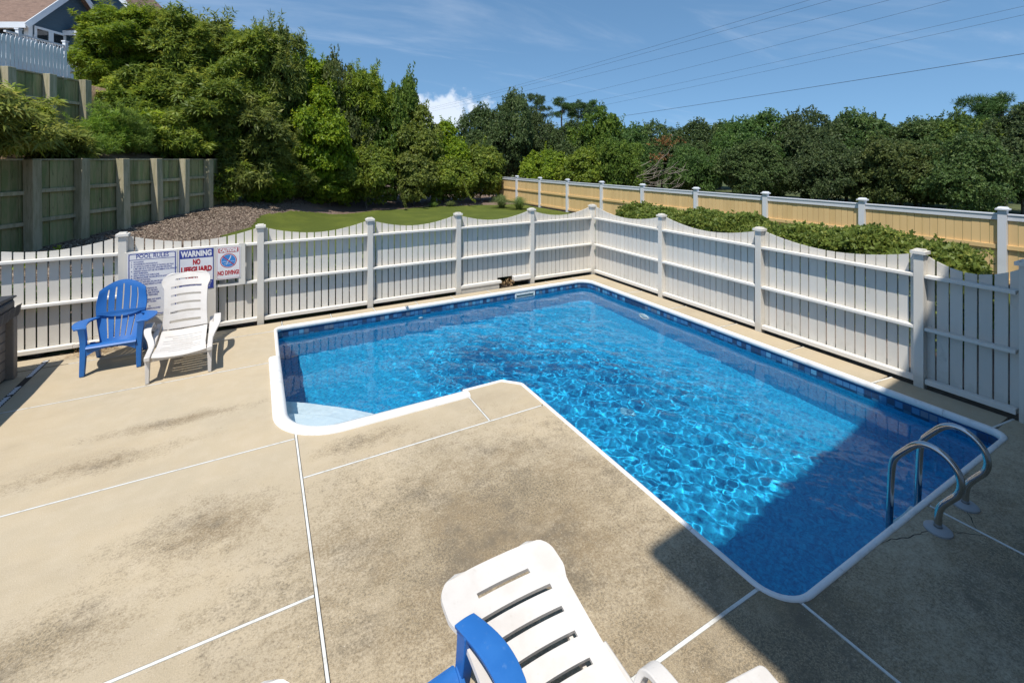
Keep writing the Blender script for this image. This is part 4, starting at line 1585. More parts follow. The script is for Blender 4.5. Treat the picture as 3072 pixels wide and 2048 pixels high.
def make_adirondack(loc, rz, label, mat='resin_blue'):
    """front at local y = 0 facing -y"""
    t = thing('adirondack_chair', loc, rz, label, 'chair', 'moulded resin garden chairs')
    m = M[mat]
    # seat: slats rolling over the front edge
    ss = [0.12, 0.22, 0.32]
    vl = lines(0, 0.50, 18, *[(s - 0.006, s + 0.006) for s in ss], (0.02, 0.04))
    ul = lines(-0.255, 0.255, 9, (-0.225, 0.225))

    def seat(u, v):
        z = 0.395 - 0.27 * v - 0.02 * math.sin(math.pi * v / 0.5) - 0.05 * max(0, 1 - v / 0.06) ** 2
        return (u * (1 - 0.22 * v), v - 0.01 * (1 if v < .03 else 0), z)
    sheet(seat, ul, vl, 0.014, lambda u, v: not (abs(u) < 0.225 and any(abs(v - s) < 0.006 for s in ss))).build('seat', m, t, 35)
    # apron under the front edge, arched between the legs
    pts_t = [(x, 0.372) for x in np.linspace(-0.25, 0.25, 13)]
    pts_b = [(x, 0.25 + 0.075 * (1 - (abs(x) / 0.25) ** 2.5)) for x in np.linspace(0.25, -0.25, 13)]
    pl = pts_t + pts_b
    n = len(pl)
    vs = [(x, 0.004, z) for x, z in pl] + [(x, 0.028, z) for x, z in pl]
    fs = [(i, n - 1 - i, n - 2 - i, i + 1) for i in range(12)]
    fs += [(n + i, n + i + 1, 2 * n - 2 - i, 2 * n - 1 - i) for i in range(12)]
    fs += [(i, (i + 1) % n, n + (i + 1) % n, n + i) for i in range(n)]
    MB().add(vs, fs).build('apron', m, t, 30)
    # fan back: six slats between slots, arched top
    cuts = [-0.60, -0.30, 0.0, 0.30, 0.60]
    gw = 0.030
    ul = lines(-1, 1, 25, *[(c - gw, c + gw) for c in cuts])
    vl = lines(0, 0.86, 30, (0.05, 0.07, 0.36, 0.44))

    def back(u, v):
        h = 0.20 + 0.085 * math.sin(min(1.0, v / 0.72) * math.pi * 0.55) ** 1.2 - 0.02 * float(smooth((v - 0.62) / 0.24))
        top = 0.86 - 0.15 * abs(u) ** 2.0
        s = v / 0.86 * top
        curve = -0.05 * (1 - u * u) - 0.035 * math.sin(math.pi * min(1, v / 0.8))
        lean = R(66)
        return (u * h, 0.46 + s * math.cos(lean) - curve * math.sin(lean) - 0.03, 0.265 + s * math.sin(lean) + curve * math.cos(lean))

    def bsolid(u, v):
        if any(abs(u - c) < gw for c in cuts):
            top = 0.79 - 0.02 * abs(u)
            return not (0.06 < v < 0.36 or 0.44 < v < top)
        return True
    b_ = sheet(back, ul, vl, 0.016, bsolid)
    b_.build('backrest', m, t, 35)
    ribbon([(0, 0.60, 0.60), (0, 0.605, 0.64)], 0.54, 0.012).build('back_brace', m, t)
    for sx in (-1, 1):
        # arm: broad paddle
        ys = np.linspace(0.02, 0.66, 16)

        def arm(u, v):
            q = (v - 0.02) / 0.64
            cx = 0.315 + 0.055 * math.sin(math.pi * min(1, q * 1.05)) - 0.06 * float(smooth((q - 0.7) / 0.3))
            wd = 0.050 + 0.026 * math.sin(math.pi * (0.15 + 0.8 * q)) - 0.012 * float(smooth((q - .8) / .2))
            return (sx * (cx + sx * u * wd), v, 0.605 - 0.035 * q + 0.012 * math.sin(math.pi * q) - 0.006 * abs(u) ** 2)
        sheet(arm, np.linspace(-1, 1, 7), ys, 0.022, lambda u, v: True).build('armrest', m, t, 35, 0.004)
        fpath = lerp_path([(sx * 0.305, 0.07, 0.60), (sx * 0.288, 0.075, 0.44), (sx * 0.284, 0.03, 0.22), (sx * 0.288, 0.0, 0.0)])
        n = len(fpath)
        ribbon(fpath, [0.075 - 0.025 * i / (n - 1) for i in range(n)], [0.10 - 0.045 * i / (n - 1) for i in range(n)]).build('leg', m, t, 35, 0.006)
        rpath = lerp_path([(sx * 0.25, 0.28, 0.31), (sx * 0.25, 0.46, 0.235), (sx * 0.255, 0.60, 0.14), (sx * 0.26, 0.70, 0.0)])
        ribbon(rpath, 0.045, 0.065).build('leg', m, t, 35, 0.005)
        spath = lerp_path([(sx * 0.265, 0.03, 0.37), (sx * 0.24, 0.25, 0.30), (sx * 0.23, 0.48, 0.24)])
        ribbon(spath, 0.03, 0.06).build('side_rail', m, t, 35, 0.004)
    return t


make_adirondack((-1.72, 7.86, 0.002), R(2), 'blue resin adirondack chair in front of the pool rules sign')
make_chaise((-0.905, 7.20, 0.002), R(3), R(64), 'white resin chaise lounge with raised back beside the far blue chair', -0.032)
make_chaise((1.175, 0.55, 0.002), R(0), R(10), 'white resin chaise lounge lying back in the foreground, its slotted back in full view', 0.015)
make_chaise((-0.215, 0.455, 0.002), R(0), R(11), 'white resin chaise lounge at the bottom edge, only its rounded head corner showing', 0.015)
fc = make_adirondack((0.61, 2.095, 0.002), R(186), 'blue resin adirondack chair cut off by the bottom edge, beside the foreground chaise')
fc.scale = (0.87, 0.87, 0.87)

# low resin table added in place of an unidentified white object, bottom right
tb = thing('stand_in_table', (1.86, 1.17, 0.001), R(-8), 'unidentified white piece in shade at the bottom edge, built as a low side table, one corner showing', 'table')
a_ = 0.20
MB().prism(rounded([(-a_, -a_), (a_, -a_), (a_, a_), (-a_, a_)], [0.03] * 4, True, 4), 0.385, 0.42).build('table_top', M['resin_white'], tb, None, 0.008)
for sx in (-1, 1):
    for sy in (-1, 1):
        MB().bar((sx * 0.16, sy * 0.16, 0.385), (sx * 0.18, sy * 0.18, 0), 0.04, 0.04, (1, 0, 0)).build('leg', M['resin_white'], tb)

# ------------------------------------------------------------------ hot tub at the left edge
ht = thing('hot_tub', (-3.85, 7.18, 0.001), 0, 'square hot tub with dark cover and grey slatted cabinet at the left edge', 'hot tub')
W2, L2 = 1.05, 1.05
for z in np.arange(0.03, 0.86, 0.12):
    MB().box(-W2 + 0.02, W2 - 0.02, -L2 + 0.02, L2 - 0.02, z, z + 0.112).build('slat_course', M['tub_panel'], ht, None, 0.006)
MB().box(-W2 + 0.05, W2 - 0.05, -L2 + 0.05, L2 - 0.05, 0.0, 0.9).build('cabinet', M['black'], ht)
for sx in (-1, 1):
    for sy in (-1, 1):
        MB().box(sx * W2 - 0.055, sx * W2 + 0.055, sy * L2 - 0.055, sy * L2 + 0.055, 0.0, 0.90).build('corner_post', M['tub_panel'], ht, None, 0.012)
cv = MB()
cv.prism(rounded([(-1.12, -1.12), (1.12, -1.12), (1.12, 1.12), (-1.12, 1.12)], [0.18] * 4, True, 6), 0.90, 1.02)
cv.build('cover', M['tub_cover'], ht, None, 0.03)
MB().prism_x([(-1.12, 1.021), (1.12, 1.021), (1.1, 1.05), (0, 1.12), (-1.1, 1.05)], -1.1, 1.1).build('cover_fold', M['tub_cover'], ht, None, 0.02)
sk_ = MB()
for k in range(14):
    u = 1.125
    y = -1.0 + k * 0.155
    sk_.add([(u, y, 0.93), (u + 0.012, y + 0.077, 0.93), (u, y + 0.155, 0.93), (u - 0.02, y + 0.155, 0.80 + 0.02 * math.sin(k)), (u - 0.012, y + 0.077, 0.785), (u - 0.02, y, 0.80 + 0.02 * math.sin(k - 1))], [(0, 1, 4, 5), (1, 2, 3, 4)])
sk_.build('cover_skirt', M['tub_cover'], ht)

dn = thing('trench_drain', (-2.6, 7.6, 0.002), 0, 'narrow slotted drain set in the deck beside the hot tub', 'drain')
MB().box(-0.035, 0.035, -2.2, 1.12, 0.0, 0.002).build('channel', M['crack'], dn)
me_ = MB().box(-0.028, 0.028, -0.012, 0.012, 0.002, 0.008).mesh('grate_bar')
me_.materials.append(M['grey_paint'])
for k in range(70):
    y = -2.1 + k * 0.046
    if 0.28 < y < 0.55 or (k * 7) % 11 == 3:
        continue
    o = link('grate_bar', me_, None, dn)
    o.location = (0, y, 0)
    o.rotation_euler = (0, 0, R(28))

# straw blown against the fence foot
random.seed(21)
mb = MB()
for _ in range(230):
    c = Vector((random.gauss(-2.12, 0.22), 8.72 + random.uniform(-.12, .12), 0.004 + random.random() * 0.03))
    a = random.uniform(0, 6.28)
    d = Vector((math.cos(a), math.sin(a), random.uniform(-.05, .25))) * random.uniform(.03, .09)
    s = Vector((-d.y, d.x, 0)).normalized() * .0022
    mb.add([c - d - s, c + d, c - d + s], [(0, 1, 2)])
for _ in range(16):
    x = random.uniform(-2.35, -1.95)
    p = [(x, 8.82, 0.0), (x + random.uniform(-.1, .2), 8.7, random.uniform(.1, .25)), (x + random.uniform(0, .5), 8.6, random.uniform(.05, .35))]
    mb.tube(chaikin(p), 0.0025, 3)
tag(mb.build('dry_straw', M['straw']), 'dry straw and grass stems heaped at the foot of the fence', kind='stuff')

# ------------------------------------------------------------------ yellow boundary fence
yf = thing('board_fence', (14.36, 0, -0.02), 0, 'tall yellow board fence with pale grey posts and cap rail', 'fence')
YP = [14.36 * (CY - r * SY) / (r * CY + SY) for r in ((p - 1536) / FPX for p in (1490, 1551, 1620, 1702.6, 1805.4, 1928, 2088.6, 2297, 2587.6, 3009))]
YP += [YP[-1] - 2.75 * k for k in (1, 2, 3)]
bm_ = MB().box(0, 0.018, -0.5, 0.5, 0.06, 1.52).mesh('board')
bm_.materials.append(M['yellow'])
pm = MB().box(-0.07, 0.07, -0.07, 0.07, 0, 1.70).mesh('post')
pm.materials.append(M['grey_paint'])
cm = MB().box(-0.105, 0.105, -0.105, 0.105, 1.701, 1.735)
cm.add([(sx * a, sy * a, z) for a, z in ((0.085, 1.7355), (0.06, 1.77)) for sx, sy in ((-1, -1), (1, -1), (1, 1), (-1, 1))], [(4, 5, 6, 7), (0, 1, 5, 4), (1, 2, 6, 5), (2, 3, 7, 6), (3, 0, 4, 7)])
cm = cm.mesh('cap')
cm.materials.append(M['grey_paint'])
random.seed(3)
for k, y in enumerate(YP):
    p = link('post', pm, None, yf)
    p.location = (0, y, 0)
    link('cap', cm, None, p)
    if k == len(YP) - 1:
        break
    y1 = YP[k + 1]
    a, b = y - 0.072, y1 + 0.072
    nb = 17
    for i in range(nb):
        o = link('board', bm_, None, yf)
        o.location = (0.02 + random.uniform(-.003, .003), a + (b - a) * (i + 0.5) / nb, random.uniform(-.004, .004))
        o.scale = (1, (a - b) / nb - 0.009, 1)
    MB().box(-0.026, 0.075, b, a, 1.585, 1.618).build('cap_rail', M['grey_paint'], yf, None, 0.004)
    MB().box(-0.012, 0.05, b, a, 1.475, 1.584).build('top_rail', M['grey_paint'], yf)
    MB().box(-0.025, 0.018, b, a, 0.84, 0.93).build('mid_rail', M['yellow'], yf)
    MB().box(-0.025, 0.018, b, a, 0.10, 0.19).build('bottom_rail', M['yellow'], yf)

# ------------------------------------------------------------------ timber walls on the bank (built in the survey frame: lateral, ahead)
BANKROT = -YAW


def bank_thing(name, lat, dep, z, label, cat, group=None):
    """local x = to the right of the viewer, local y = ahead"""
    t = thing(name, (*LD(lat, dep), z), BANKROT, label, cat, group)
    return t


def timber_wall(lat, dep0, ztop, spans, pitch, label, zfoot, seed):
    t = bank_thing('retaining_wall', lat, dep0, 0, label, 'wall', 'timber retaining walls on the bank')
    rng = random.Random(seed)
    for k in range(spans + 1):
        y = k * pitch
        zf = zfoot(dep0 + y) - 0.3
        o = MB().box(-0.125, 0.125, -0.125, 0.125, zf - ztop, 0.03 + rng.uniform(-.02, .03)).build('post', M['timber_post'], t, None, 0.012)
        o.location = (0.165, y, ztop)
        o.rotation_euler = (0, R(rng.uniform(-1.5, .5)), R(rng.uniform(-4, 4)))
    for k in range(spans):
        y0, y1 = k * pitch, (k + 1) * pitch
        zf = zfoot(dep0 + (y0 + y1) / 2) - 0.25
        n = max(6, int(pitch / 0.19))
        for i in range(n):
            a = y0 + (y1 - y0) * i / n
            b = y0 + (y1 - y0) * (i + 1) / n
            MBp = MB().box(-0.02, 0.02, -(b - a) / 2 + 0.004, (b - a) / 2 - 0.004, zf - ztop, 0)
            o = MBp.build('plank', M['timber'], t)
            o.location = (rng.uniform(-.012, .012), (a + b) / 2, ztop - rng.uniform(0.01, 0.03))
        h = ztop - (zf + 0.25)
        for q in (0.36, 0.70):
            z = ztop - h * q
            MB().box(0.026, 0.10, y0 + 0.1, y1 - 0.1, z - 0.05, z + 0.05).build('waler', M['timber_post'], t, None, 0.006)
        MB().box(-0.03, 0.06, y0 + 0.1, y1 - 0.1, ztop - 0.015, ztop + 0.03).build('cap_board', M['timber_post'], t)
    return t


timber_wall(-12.6, 9.15, 2.78, 8, 1.385, 'low timber retaining wall rising from the bark mulch', lambda d: 0.46 + 0.055 * (d - 11.9), 5)
uw = timber_wall(-15.7, 12.9, 5.62, 3, 1.28, 'upper timber retaining wall below the white hilltop fence', lambda d: 3.35, 6)

# ------------------------------------------------------------------ white picket screen on top of the bank
pf = bank_thing('picket_screen', -16.0, 12.6, 5.72, 'white dog-eared picket screen on the hilltop in front of the blue house', 'fence')
for k in range(34):
    y = k * 0.125
    top = 1.02 if k < 31 else 1.02 - 0.28 * (k - 30)
    w = 0.052
    mb = MB()
    pl = [(-w, 0), (w, 0), (w, top - 0.05), (w * .45, top), (-w * .45, top), (-w, top - 0.05)]
    n = 6
    mb.add([(-0.01, a, b) for a, b in pl] + [(0.01, a, b) for a, b in pl], [tuple(range(n)), tuple(range(2 * n - 1, n - 1, -1))] + [(i, i + n, (i + 1) % n + n, (i + 1) % n) for i in range(n)])
    o = mb.build('picket', M['trim'], pf)
    o.location = (0, y, random.uniform(-.01, .01))
for z in (0.2, 0.75):
    MB().box(-0.05, -0.012, -0.05, 3.85, z, z + 0.08).build('rail', M['trim'], pf)
for y in (-0.02, 2.0, 3.9):
    MB().box(-0.13, -0.052, y, y + 0.09, -0.6, 0.95).build('post', M['trim'], pf)

# ------------------------------------------------------------------ blue house on the hill (local x right, y ahead, z up; origin at its near corner on the ground)
bh = bank_thing('beach_house', -27.0, 25.7, 5.2, 'blue sided house with brown shingle roofs and white trim on the hilltop', 'house')
EZ = 10.65 - 5.2       # eave height


def bpoly(pts, faces, name, mat, parent=bh):
    return MB().add(pts, faces).build(name, mat, parent)


GP = (2.55, 13.25 - 5.2)   # gable peak: distance ahead, height
# walls: gable end facing right (x = 0 plane), front (y = 0 plane)
w = MB()
w.add([(0, 0, -3), (0, 5.1, -3), (0, 5.1, EZ), (0, GP[0], GP[1] - 0.05), (0, 0, EZ), (-9, 0, -3), (-9, 0, EZ)], [(0, 1, 2, 3, 4), (5, 0, 4, 6)])
w.build('wall', M['blue_siding'], bh)
# siding courses are separate boards on the gable end, as far as they show
zc = 2.3
while zc < GP[1] - 0.35:
    lo, hi = 0.0, 5.1
    if zc > EZ:
        q = (zc - EZ) / (GP[1] - EZ)
        lo, hi = q * GP[0] + .05, 5.1 - q * (5.1 - GP[0]) - .05
    bpoly([(0.004, lo, zc), (0.028, lo, zc), (0.028, hi, zc), (0.004, hi, zc), (0.004, lo, zc + 0.16), (0.012, lo, zc + 0.16), (0.012, hi, zc + 0.16), (0.004, hi, zc + 0.16)],
          [(0, 1, 2, 3), (4, 7, 6, 5), (1, 5, 6, 2), (0, 4, 5, 1), (3, 2, 6, 7)], 'siding_board', M['blue_siding'])
    zc += 0.165
# main roof: two slopes running left, with white rakes
rf_ = link('roof', None, None, bh)
for (ya, za, yb, zb) in ((-0.55, EZ - 0.55, GP[0], GP[1]), (5.65, EZ - 0.55, GP[0], GP[1])):
    MB().add([(0.45, ya, za), (0.45, yb, zb), (-9, yb, zb), (-9, ya, za), (0.45, ya, za + 0.16), (0.45, yb, zb + 0.18), (-9, yb, zb + 0.18), (-9, ya, za + 0.16)],
             [(0, 1, 2, 3), (4, 7, 6, 5), (0, 4, 5, 1), (3, 2, 6, 7), (0, 3, 7, 4)]).build('roof_slope', M['shingle'], rf_)
    MB().bar((0.475, ya - 0.02, za + 0.0), (0.475, yb, zb + 0.0), 0.05, 0.30, (0, 0, 1)).build('rake_board', M['trim'], rf_)
MB().box(-9, 0.44, -0.60, -0.555, EZ - 0.68, EZ - 0.36).build('fascia', M['trim'], rf_)
# windows on the gable end and a glazed door on the front
def house_window(parent, y0, y1, z0, z1, x=0.03, name='window'):
    wd = link(name, None, None, parent)
    t = 0.13
    f = MB()
    for a, b, c, d in ((y0 - t, y1 + t, z1, z1 + t), (y0 - t, y1 + t, z0 - t, z0), (y0 - t, y0, z0, z1), (y1, y1 + t, z0, z1)):
        f.box(x, x + 0.05, a, b, c, d)
    f.build('frame', M['trim'], wd)
    MB().box(x - 0.005, x + 0.01, y0, y1, z0, z1).build('pane', M['glass'], wd)
    return wd


house_window(bh, 0.38, 1.05, 3.35, 5.0)
house_window(bh, 1.32, 1.95, 3.35, 5.0)
dw = link('glazed_door', None, None, bh)
f = MB()
for a, b, c, d in ((-1.75, -1.62, 2.5, 4.85), (-0.65, -0.52, 2.5, 4.85), (-1.75, -0.52, 4.86, 5.0), (-3.3, -3.17, 2.5, 4.85), (-3.3, -1.76, 4.86, 5.0)):
    f.box(a, b, -0.06, -0.004, c, d)
f.build('frame', M['trim'], dw)
MB().box(-1.60, -0.66, -0.03, -0.002, 2.5, 4.8).build('pane', M['glass'], dw)
MB().box(-3.15, -1.78, -0.03, -0.002, 2.5, 4.8).build('pane', M['glass'], dw)
MB().box(-0.20, 0.03, -0.07, -0.004, 2.3, EZ).build('corner_board', M['trim'], bh)
MB().box(0.03, 0.06, -0.07, 0.15, 2.3, EZ).build('corner_board', M['trim'], bh)
# right wing, facing the viewer, under its own lower roof
MB().box(0.005, 4.2, 2.35, 6.0, -3, EZ - 0.25).build('wing_wall', M['blue_siding'], bh)
rw = link('wing_roof', None, None, bh)
MB().add([(-0.1, 1.95, EZ - 0.30), (4.6, 1.95, EZ - 0.30), (4.6, 4.8, EZ + 1.55), (0.6, 4.8, EZ + 1.55), (-0.1, 1.95, EZ - 0.16), (4.6, 1.95, EZ - 0.16), (4.6, 4.8, EZ + 1.72), (0.6, 4.8, EZ + 1.72)],
         [(0, 1, 2, 3), (4, 7, 6, 5), (0, 4, 5, 1), (1, 5, 6, 2), (3, 7, 4, 0)]).build('roof_slope', M['shingle'], rw)
MB().box(-0.1, 4.6, 1.90, 1.945, EZ - 0.42, EZ - 0.14).build('fascia', M['trim'], rw)
# second gable, higher and further back
MB().add([(-4.6, 7.5, 2), (0.2, 7.5, 2), (0.2, 7.5, 7.9), (-2.2, 7.5, 10.3), (-4.6, 7.5, 7.9)], [(0, 1, 2, 3, 4)]).build('rear_gable_wall', M['blue_siding'], bh)
for xa, xb in ((-5.1, -2.2), (0.7, -2.2)):
    za = 10.4 - abs(xa + 2.2) * 1.0
    MB().add([(xa, 7.0, za), (xb, 7.0, 10.4), (xb, 12, 10.4), (xa, 12, za), (xa, 7.0, za + .16), (xb, 7.0, 10.56), (xb, 12, 10.56), (xa, 12, za + .16)],
             [(0, 3, 2, 1), (4, 5, 6, 7), (0, 1, 5, 4), (0, 4, 7, 3)]).build('rear_roof_slope', M['shingle'], bh)
    MB().bar((xa, 6.97, za - 0.02), (xb, 6.97, 10.38), 0.05, 0.3, (0, 0, 1)).build('rake_board', M['trim'], bh)
lamp = MB().box(0.06, 0.2, 0.16, 0.28, 4.2, 4.45).box(0.08, 0.16, 0.18, 0.26, 4.46, 4.6).build('porch_lamp', M['trim'], bh)
# deck railing along the near side
dk = bank_thing('deck_railing', -23.6, 21.4, 5.2, 'white balustrade and deck edge in front of the blue house', 'railing')
MB().box(-3.0, 0.05, 0, 6.0, 2.25, 2.45).build('deck_floor', M['trim'], dk)
MB().box(-0.06, 0.06, 0, 6.0, 3.52, 3.60).build('top_rail', M['trim'], dk)
MB().box(-0.04, 0.04, 0, 6.0, 2.60, 2.66).build('bottom_rail', M['trim'], dk)
bmm = MB().box(-0.02, 0.02, -0.02, 0.02, 2.661, 3.519).mesh('baluster')
bmm.materials.append(M['trim'])
for k in range(44):
    o = link('baluster', bmm, None, dk)
    o.location = (0, 0.1 + k * 0.135, 0)
for y in (0.6, 2.9, 5.4):
    q = MB().box(-0.08, 0.08, y - 0.08, y + 0.08, -2, 3.78).build('post', M['trim'], dk)
    MB().box(-0.11, 0.11, y - 0.11, y + 0.11, 3.781, 3.84).build('cap', M['trim'], q)

# ------------------------------------------------------------------ the house behind the viewer, whose eaves shade the right end of the pool
EH = 8.0
c0 = Vector((2.41, 2.38)) - EH * Vector((SUN_DIR.x, SUN_DIR.y)) / -SUN_DIR.z
oh = thing('house', (c0.x, c0.y, 0), R(4.2), 'tall house behind the viewer that shades the right end of the pool', 'house')
MB().box(0.5, 14, -9.5, -0.5, -0.2, EH - 0.02).build('wall', surf('pale_siding', (0.52, 0.55, 0.58), 0.6), oh)
MB().box(0, 14.5, -10, 0, EH, EH + 0.18).build('eave', M['trim'], oh)
MB().add([(0.02, -9.98, EH + 0.181), (14.48, -9.98, EH + 0.181), (14.48, -0.02, EH + 0.181), (0.02, -0.02, EH + 0.181), (5.0, -5, EH + 2.6), (9.5, -5, EH + 2.6)],
         [(0, 1, 5, 4), (1, 2, 5), (2, 3, 4, 5), (3, 0, 4)]).build('roof', M['shingle'], oh)
for zf in (0.9, 4.3):
    for x in (2.2, 5.2, 8.2, 11.2):
        wd = link('window', None, None, oh)
        MB().box(x - 0.7, x + 0.7, -0.499, -0.45, zf, zf + 1.7).build('frame', M['trim'], wd)
        MB().box(x - 0.6, x + 0.6, -0.45, -0.44, zf + 0.1, zf + 1.6).build('pane', M['glass'], wd)

# ------------------------------------------------------------------ foliage
def leaf_cloud(rng, pos, axis, nleaf, L, W, spread, droop, jitter=0.35, curl=0.0):
    """sprays of pointed leaves: each leaf one kite-shaped face, fanned about the spray's axis"""
    n = len(pos)
    a = axis / (np.linalg.norm(axis, axis=1, keepdims=True) + 1e-9)
    r = rng.normal(size=(n, 3))
    b = np.cross(a, r)
    b /= np.linalg.norm(b, axis=1, keepdims=True) + 1e-9
    c = np.cross(a, b)
    k = nleaf
    ph = (np.arange(k)[None, :] * (2 * math.pi / k) + rng.uniform(0, 6.28, (n, 1)) + rng.normal(0, .35, (n, k)))[..., None]
    th = np.clip(rng.normal(spread, jitter, (n, k)), 0.15, 2.2)[..., None]
    d = np.cos(th) * a[:, None] + np.sin(th) * (np.cos(ph) * b[:, None] + np.sin(ph) * c[:, None])
    d[..., 2] -= droop
    d /= np.linalg.norm(d, axis=2, keepdims=True)
    ln = L * rng.uniform(0.65, 1.25, (n, k, 1))
    side = np.cross(d, a[:, None] + 0.5 * rng.normal(size=(n, k, 3)))
    side /= np.linalg.norm(side, axis=2, keepdims=True) + 1e-9
    wd = W * rng.uniform(0.75, 1.2, (n, k, 1))
    p0 = pos[:, None] + rng.normal(0, L * 0.12, (n, k, 3))
    mid = p0 + d * ln * 0.45
    tip = p0 + d * ln
    tip[..., 2] -= (ln[..., 0]) * curl
    v = np.stack([p0, mid + side * wd, tip, mid - side * wd], 2).reshape(-1, 3)
    f = np.arange(len(v)).reshape(-1, 4)
    tint = np.repeat(np.clip(rng.normal(0.55, 0.2, (n, 1)) + rng.normal(0, 0.08, (n, k)), 0, 1).ravel(), 4)
    return v, f, tint


def leaf_mesh(name, parts, mat):
    V, F, T = [], [], []
    b = 0
    for v, f, t in parts:
        V.append(v)
        F.append(f + b)
        T.append(t)
        b += len(v)
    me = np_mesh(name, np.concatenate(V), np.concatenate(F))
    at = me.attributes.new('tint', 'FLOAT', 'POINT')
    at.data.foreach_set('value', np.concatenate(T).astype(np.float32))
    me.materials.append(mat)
    return me


def crown_parts(rng, rx, h, z0, nclump, per, leafkw, flat=0.75, clump=(0.5, 0.95), fill=0.25, lean=0.0, shoots=0.45):
    """clumps of sprays spread over a bumpy crown from height z0 to h"""
    parts = []
    zc, rz = (z0 + h) / 2, (h - z0) / 2
    # clump centres on and inside the crown surface, fewer underneath
    cs = []
    while len(cs) < nclump:
        d = rng.normal(size=3)
        d /= np.linalg.norm(d)
        if d[2] < -0.75:
            continue
        q = rng.uniform(0.62, 1.0) ** 0.5 * (0.86 + 0.22 * math.sin(3.1 * d[0] + 2.3 * d[1] + 4 * d[2] + lean))
        taper = 1.0 - 0.12 * max(0, d[2])
        cs.append((d[0] * rx * q * taper, d[1] * rx * q * taper, zc + d[2] * rz * q))
    cs = np.array(cs)
    rad = rng.uniform(*clump, len(cs))
    for c, r in zip(cs, rad):
        m = max(6, int(per * (r / np.mean(clump)) ** 2))
        d = rng.normal(size=(m, 3))
        d /= np.linalg.norm(d, axis=1, keepdims=True)
        d[:, 2] = np.abs(d[:, 2]) * 1.15 - 0.4
        out = c - np.array([0, 0, zc])
        out = out / (np.linalg.norm(out) + 1e-6)
        d = d + out * 0.55
        d /= np.linalg.norm(d, axis=1, keepdims=True)
        q = rng.uniform(0.6, 1.05, (m, 1))
        pos = c + d * q * r * np.array([1, 1, flat])
        ax = d * 0.9 + np.array([0, 0, 0.35])
        v, f, t = leaf_cloud(rng, pos, ax, **leafkw)
        t = np.clip(t + rng.normal(0, 0.1), 0, 1)
        parts.append((v, f, t))
    # long leading shoots that break the outline
    up_ = cs[cs[:, 2] > zc]
    for _ in range(int(nclump * shoots)):
        c = up_[int(rng.integers(len(up_)))]
        o_ = np.array([c[0], c[1], 0.0]) / (rx + 1e-6)
        d = o_ * 0.7 + np.array([0, 0, 1.0]) + rng.normal(0, .25, 3)
        d /= np.linalg.norm(d)
        ln = rng.uniform(0.55, 1.25) * (0.4 + np.mean(clump))
        k = 7
        pos = c + d * np.linspace(0.25, 1.0, k)[:, None] * ln
        v, f, t = leaf_cloud(rng, pos, np.tile(d, (k, 1)), **leafkw)
        parts.append((v, f, np.clip(t + 0.15, 0, 1)))
    # leaves inside the crown, their tint lowered to paint in the inner shade
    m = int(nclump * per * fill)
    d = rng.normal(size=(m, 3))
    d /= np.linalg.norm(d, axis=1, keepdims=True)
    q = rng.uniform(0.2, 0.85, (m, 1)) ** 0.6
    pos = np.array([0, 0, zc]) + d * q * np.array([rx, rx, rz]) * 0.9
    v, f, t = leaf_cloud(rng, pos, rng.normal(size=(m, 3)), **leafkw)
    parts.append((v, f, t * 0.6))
    return parts, cs


def trunk_mesh(rng, h, r, cs, z0, nlimb=9, lean=0.0):
    mb = MB()
    pts = [(0, 0, -0.4), (0.05, 0.03, h * 0.15), (0.12 + lean * .3, -0.05, h * 0.35), (0.05 + lean * .6, 0.08, h * 0.6), (lean, 0.0, h * 0.85)]
    mb.tube(chaikin(pts), [r * (1 - 0.82 * i / 16) for i in range(len(chaikin(pts)))], 7)
    for i in range(nlimb):
        c = cs[int(rng.integers(len(cs)))]
        zs = min(c[2] * 0.7, rng.uniform(0.15, 0.6) * h)
        a = (0.06, 0, zs)
        mid = (c[0] * .45, c[1] * .45, zs + (c[2] - zs) * .4 + 0.1)
        P_ = chaikin([a, mid, tuple(c)])
        mb.tube(P_, [r * 0.42 * (1 - 0.8 * k / (len(P_) - 1)) for k in range(len(P_))], 5)
    return mb.mesh('trunk', 60)


M['leaf_willow'] = leaf_mat('leaf_long', (0.05, 0.095, 0.008), (0.205, 0.265, 0.022), (0.32, 0.36, 0.04), 0.40, 0.5)
M['leaf_vine'] = leaf_mat('leaf_vine', (0.06, 0.105, 0.010), (0.21, 0.26, 0.026), (0.31, 0.34, 0.04), 0.40, 0.5)
M['leaf_oak'] = leaf_mat('leaf_live_oak', (0.036, 0.072, 0.020), (0.108, 0.170, 0.040), (0.165, 0.22, 0.06), 0.32, 0.5)
M['leaf_mixed'] = leaf_mat('leaf_mixed', (0.045, 0.082, 0.015), (0.135, 0.185, 0.030), (0.20, 0.24, 0.045), 0.34, 0.55)
M['leaf_pine'] = leaf_mat('needle', (0.032, 0.072, 0.018), (0.085, 0.15, 0.034), None, 0.25)
M['leaf_hedge'] = leaf_mat('leaf_hedge', (0.06, 0.125, 0.010), (0.23, 0.31, 0.030), (0.38, 0.42, 0.06), 0.40, 0.5)
M['leaf_bank'] = leaf_mat('leaf_bank', (0.09, 0.14, 0.012), (0.28, 0.355, 0.030), (0.41, 0.42, 0.06), 0.42, 0.5)
M['leaf_fern'] = leaf_mat('leaf_feathery', (0.08, 0.14, 0.018), (0.19, 0.27, 0.04), None, 0.40, 0.5)
M['leaf_rust'] = leaf_mat('leaf_rust', (0.10, 0.05, 0.02), (0.23, 0.10, 0.03), None, 0.2)
M['blade'] = leaf_mat('grass_blade', (0.06, 0.105, 0.02), (0.16, 0.22, 0.055), None, 0.3)

